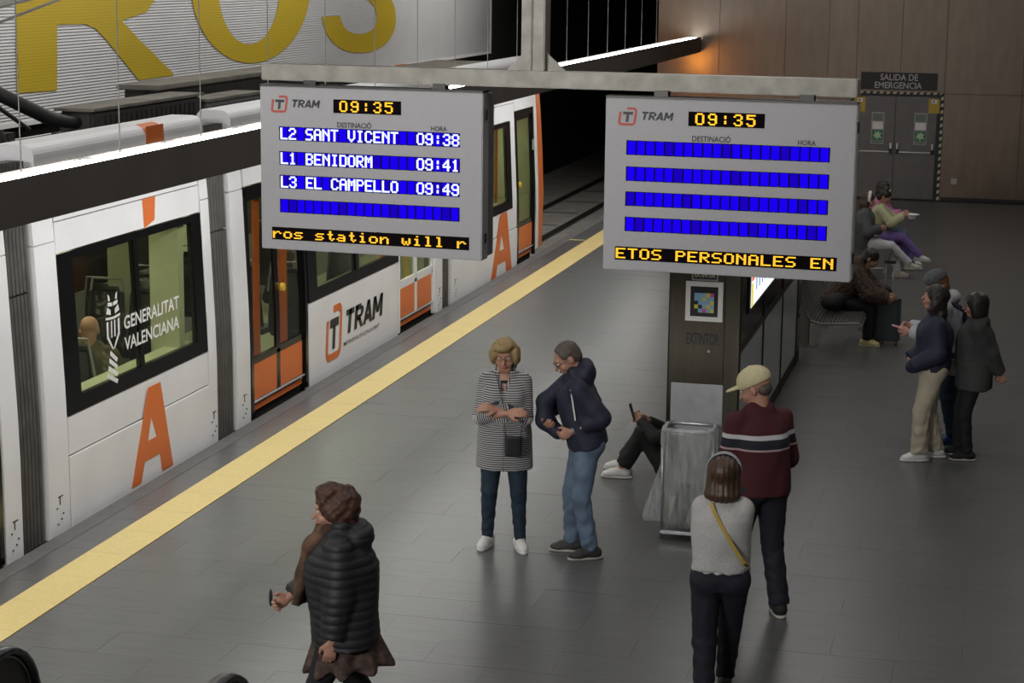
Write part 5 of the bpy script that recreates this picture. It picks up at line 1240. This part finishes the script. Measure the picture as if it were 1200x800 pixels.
# ---- 7 woman in beige trousers
p = Person('long haired woman in navy jacket and beige trousers looking up left', -.53, 17.98, 1.62, face=100, build=1.02, ank=((-.08, .10), (.09, -.08)), toe=(6, -6), head=(0, -10), spine=(0, -.02, 1),
           wr=((-.17, .20, .95), (.17, .20, .95)), elh=((-.5, -1, 0), (.5, -1, 0)), fingers=({'curl': 1.0}, {'curl': 1.0}), h=.013)
p.body(hands=(0, 0))
p.hair('dark_hair', [p.he((0, -.045, -.05), (.100, .080, .12)), p.he((0, -.070, -.15), (.110, .075, .11)), p.he((-.07, -.01, -.06), (.034, .05, .11)), p.he((.07, -.01, -.06), (.034, .05, .11))], shell=(.096, .112, .098), disp=curls(.007, 42), h=.010)
J = p.J
p.top('jacket', 'navy', hem=-.04, off=.036, sleeve=1.0, disp=fold(.006, 20, 18, 4), armr=.018, bust=.8, belly=.03, parts_=[(EL((-.15, .20, .94), (.07, .08, .07)), .04)], label='dark navy padded jacket'); p.trousers('khaki', off=.030, flare=.016, wr=.010); p.shoes('shoe_white', 'shoe_white', 1.1)
# ---- 8 grey hoodie with backpack
p = Person('person in pale grey hoodie and backpack holding a pink phone', -.38, 18.72, 1.66, face=98, ank=((-.08, -.05), (.08, -.12)), toe=(6, -6), head=(0, 26), spine=(0, .26, 1), wr=((-.10, .42, 1.10), (.08, .40, 1.12)), elh=((-.4, -.3, -1), (.4, -.3, -1)), fingers=({'curl': .7}, {'curl': .7}), h=.013)
p.body(); p.hair('rust_hair', [p.he((0, .02, -.01), (.088, .085, .05)), p.he((0, -.05, -.03), (.08, .05, .06))], disp=curls(.006, 50), h=.010)
S = SDF(); S.add(p.he((0, -.012, .075), (.096, .112, .082)), .01); S.cut(p.H_(0, 0, .045), p.J['hR'].T@np.array([0, -.1, -1])); p.part('beanie', S, 'grey_wool', h=.010, disp=curls(.003, 60), label='grey knitted hat')
J = p.J; p.top('hoodie', 'knit_grey', hem=-.06, off=.036, sleeve=.96, disp=fold(.006, 20, 16, 5), armr=.016, parts_=[(EL(J['nb']-J['f']*.10+np.array([0, 0, -.01]), (.13, .09, .075)), .03)], label='pale grey hoodie'); p.trousers('denim_dark', off=.022, flare=.01); p.shoes('shoe_blue', 'shoe_blue')
S = SDF(); W = lambda x, y, z: (x, y+.25*(z-.93), z-.03)
S.add(LO(W(0, -.25, .98), W(0, -.24, 1.36), [(0, .13, .07), (.7, .14, .08), (1, .10, .05)], (1, 0, 0), 3), .02); 
for e in (-1, 1): S.add(RC(W(e*.10, -.19, 1.34), W(e*.115, -.02, 1.445), .016, .016), .01); S.add(RC(W(e*.115, -.02, 1.445), W(e*.12, .12, 1.25), .016, .016), .01); S.add(RC(W(e*.12, .12, 1.25), W(e*.16, -.08, 1.02), .014, .012), .01)
p.item('backpack', S, 'navy', 'dark blue backpack worn over the pale grey hoodie', 'backpack', h=.012)
S = SDF(); c_ = J['wr0']+np.array([.05, .10, .03]); S.add(LO(c_-np.array([0, .07, .02]), c_+np.array([0, .07, .02]), [(0, .037, .007), (1, .037, .007)], (1, 0, 0), 8), .003); p.item('smartphone', S, 'phone_pink', 'pink phone held by the person in the grey hoodie', 'phone', h=.007)
# ---- 9 woman in charcoal jacket, hands behind her back
p = Person('dark haired woman in charcoal jacket with hands clasped behind her', -.16, 18.12, 1.56, face=92, build=1.14, ank=((-.09, .03), (.09, .12)), toe=(6, -20), head=(6, 2), spine=(0, .0, 1), wr=((-.05, -.26, .86), (.06, -.24, .88)), elh=((-1, -.6, 0), (1, -.6, 0)), fingers=({'curl': .9}, {'curl': .9}), h=.013, hb=.12)
p.body(); p.hair('dark_hair', [p.he((0, -.045, -.05), (.094, .078, .10)), p.he((-.068, -.005, -.03), (.035, .058, .095)), p.he((.068, -.005, -.03), (.035, .058, .095))], shell=(.096, .112, .100), disp=curls(.003, 60), h=.010, k=.035); p.glasses()
J = p.J; p.top('jacket', 'charcoal', hem=-.20, off=.036, sleeve=.93, flare=.02, disp=fold(.007, 20, 12, 6), bust=1.0, belly=.04, armr=.018, parts_=[(EL(J['nb']-J['f']*.06+np.array([0, 0, -.03]), (.12, .07, .06)), .05)], label='charcoal hip length jacket'); p.trousers('black_cloth', off=.018); p.shoes('black_cloth', 'sole_pale', 1.02)
S = SDF(); S.add(LO((.02, .24, .84), (.02, .24, 1.0), [(0, .045, .10), (1, .04, .08)], (1, 0, 0), 4), .01); S.add(RC((.02, .2, 1.0), (.10, .06, 1.42), .008, .008), .006); S.add(RC((.02, .17, 1.0), (-.02, .0, 1.30), .008, .008), .006)
p.item('shoulder_bag', S, 'bag_grey', 'grey shoulder bag in front of the charcoal jacket', 'bag', h=.010)

# ---- 10 person hunched on the near bench
SP = dict(ankz=(.08, .08))
p = Person('person in brown fur coat hunched forward on the bench behind the suitcase', -1.86, 23.55, 1.66, face=-92, pel=(0, 0, .56), spine=(0, .62, .78), head=(0, 40), ank=((-.10, .42, .08), (.12, .40, .08)), kneeh=((-.1, .6, 1), (.1, .6, 1)), wr=((-.06, .62, .62), (.08, .62, .60)), elh=((-1, 0, -1), (1, 0, -1)), fingers=({'curl': .7}, {'curl': .7}), h=.014)
p.body(); p.hair('dark_hair', [p.he((0, -.04, -.04), (.085, .06, .08))], h=.012, disp=curls(.004, 50))
p.top('coat', 'fur_brown', hem=-.12, off=.055, sleeve=.9, armr=.03, disp=curls(.012, 60), parts_=[(EL(p.J['nb']-p.J['f']*.07, (.13, .09, .09)), .03)], label='brown shaggy coat'); p.trousers('black_cloth', off=.022); p.shoes('shoe_yellow', 'shoe_cream')
S = SDF(); S.add(EL((.34, -.02, .555), (.17, .13, .10)), .03); S.add(EL((.30, .06, .60), (.12, .09, .07)), .04); p.item('black_bag', S, 'black_cloth', 'limp black bag on the bench beside the hunched person', 'bag', h=.014)
# suitcase
sc_ = thing('suitcase', 'dark teal upright suitcase with raised chrome handle at the bench', 'suitcase', (-1.17, 23.62, 0), rotz=0)
sx0, sx1, sy0, sy1 = -1.41, -1.10, 23.52, 23.74
bx('shell', 'suitcase', sc_, sx0, sx1, sy0, sy1, .045, .55, .035)
for k in range(5): bx('rib', 'suitcase', sc_, sx0+.045+k*.052, sx0+.062+k*.052, sy0-.006, sy0+.004, .10, .50, .003)
bx('zip_band', 'black', sc_, sx0-.003, sx1+.003, (sy0+sy1)/2-.01, (sy0+sy1)/2+.01, .05, .553)
for xx in (sx0+.04, sx1-.04):
    for yy in (sy0+.04, sy1-.04):
        m = MB(); m.tube([(xx-.012, yy, .024), (xx+.012, yy, .024)], .024, 12); m.box(xx-.01, xx+.01, yy-.01, yy+.01, .024, .06); m.build('wheel', 'black', sc_)
for xx in (sx0+.10, sx1-.115): bx('handle_rod', 'watch_steel', sc_, xx, xx+.016, sy1-.05, sy1-.035, .55, .97)
bx('handle_grip', 'black', sc_, sx0+.085, sx1-.085, sy1-.06, sy1-.025, .965, 1.0, .008)

# ---- 11-13 women on the far bench
def sitter(label, x, y, H, head, ank, wr, h=.015, spine=(0, .10, 1), face=-90, build=1.0, hands=(1, 1)):
    q = Person(label, x, y, H, face=face, pel=(0, 0, .56), spine=spine, head=head, ank=ank, kneeh=((-.1, .7, .7), (.1, .7, .7)), wr=wr, elh=((-.8, -.3, -1), (.8, -.3, -1)), fingers=({'curl': .7}, {'curl': .7}), h=h, build=build, hb=.125); q.body(hands=hands); return q
p = sitter('woman with white headband, grey cardigan and white trousers, legs crossed', -1.93, 29.0, 1.60, (0, 18), ((-.02, .54, .08), (.02, .72, .22)), ((-.06, .26, .74), (.08, .24, .76)), spine=(0, .02, 1))
p.hair('brown_hair', [p.he((0, -.05, -.06), (.082, .06, .11)), p.he((-.06, 0, -.05), (.03, .045, .09)), p.he((.06, 0, -.05), (.03, .045, .09))], h=.012)
S = SDF(); S.add(p.he((0, -.012, .040), (.095, .112, .104)), .005); S.cut(p.H_(0, .045, 0), p.J['hR'].T@np.array([0, 1, .25])); S.cut(p.H_(0, .0, 0), p.J['hR'].T@np.array([0, -1, -.25])); p.part('headband', S, 'white', h=.009)
p.top('cardigan', 'grey_wool', hem=-.14, off=.038, sleeve=.9, armr=.014, disp=fold(.006, 20, 14, 7), label='grey open cardigan'); p.trousers('white_cloth', off=.022); p.shoes('shoe_cream', 'shoe_cream', 1.05)
S = SDF(); S.add(EL((.02, .22, .70), (.09, .06, .05)), .02); p.item('mustard_pouch', S, 'olive', 'small mustard pouch on the lap beside white trousers', 'bag', h=.012)
p = sitter('woman in cream knit top and lilac trousers eating on the far bench', -1.80, 29.75, 1.58, (-4, 26), ((-.06, .58, .08), (.04, .70, .24)), ((-.08, .44, .88), (.10, .42, .88)), spine=(0, .14, 1))
p.hair('dark_hair', [p.he((0, -.03, .12), (.055, .06, .045)), p.he((0, -.06, -.03), (.078, .05, .06))], h=.012, disp=curls(.006, 50)); S = SDF(); S.add(RC(p.H_(-.03, .02, .125), p.H_(.03, .03, .12), .018, .018), .01); p.part('hair_clip', S, 'cream_knit', h=.010)
p.top('sweater', 'cream_knit', hem=-.06, off=.034, sleeve=.9, armr=.014, disp=fold(.006, 20, 14, 8), label='cream knit top'); p.trousers('lilac', off=.022); p.shoes('shoe_white', 'shoe_white', 1.1)
S = SDF(); S.add(EL((0, .55, .90), (.10, .12, .018)), .01); S.add(EL((0, .53, .86), (.07, .09, .05)), .03); p.item('food_tray', S, 'white', 'white takeaway tray held by the woman in cream knit', 'food', h=.010)
S = SDF(); S.add(RC((.10, .02, 1.06), (-.10, .20, .74), .008, .008), .005); p.part('bag_strap', S, 'black_cloth', h=.010)
p = sitter('woman in pink top mostly hidden behind her neighbour on the far bench', -1.84, 30.35, 1.64, (0, 10), ((-.10, .52, .08), (.12, .58, .08)), ((-.08, .40, .80), (.12, .40, .82)), spine=(0, .10, 1))
p.hair('dark_hair', [p.he((0, -.05, -.05), (.085, .06, .09))], h=.012); p.top('blouse', 'rose', hem=-.08, off=.04, sleeve=.8, armr=.02, disp=fold(.006, 18, 14, 9), label='pink blouse'); p.trousers('denim', off=.022); p.shoes('shoe_white', 'shoe_white')

# ---- 14-15 passengers seen through the tram windows
p = Person('bald passenger in olive jacket seated behind the first tram window', -7.62, 15.42, 1.70, face=20, z=.02, pel=(0, 0, .60), spine=(0, .10, 1), head=(10, 22), ank=((-.10, .42, .08), (.12, .44, .08)), kneeh=((-.1, .6, 1), (.1, .6, 1)), wr=((-.12, .36, .78), (.12, .36, .78)), elh=((-1, -.3, -1), (1, -.3, -1)), h=.014, build=1.15, skin_='skin_pale')
p.body(); p.top('jacket', 'olive', hem=-.08, off=.04, sleeve=.95, armr=.02, disp=fold(.007, 20, 16, 10), parts_=[(RC(p.J['nb']+np.array([-.06, -.01, .0]), p.J['nb']+np.array([.06, -.01, .0]), .05, .05), .03)]); p.trousers('charcoal', off=.02); p.shoes('shoe_dark')
p = Person('long haired passenger seated behind the second tram window', -7.62, 20.25, 1.66, face=0, z=.02, pel=(0, 0, .56), spine=(0, .06, 1), head=(0, 12), ank=((-.10, .42, .08), (.12, .44, .08)), kneeh=((-.1, .6, 1), (.1, .6, 1)), wr=((-.12, .34, .76), (.12, .34, .76)), elh=((-1, -.3, -1), (1, -.3, -1)), h=.015)
p.body(); p.hair('brown_hair', [p.he((0, -.05, -.06), (.088, .065, .13))], h=.013, disp=curls(.006, 50)); p.top('jacket', 'charcoal', hem=-.08, off=.04, sleeve=.95); p.trousers('black_cloth'); p.shoes('shoe_dark')
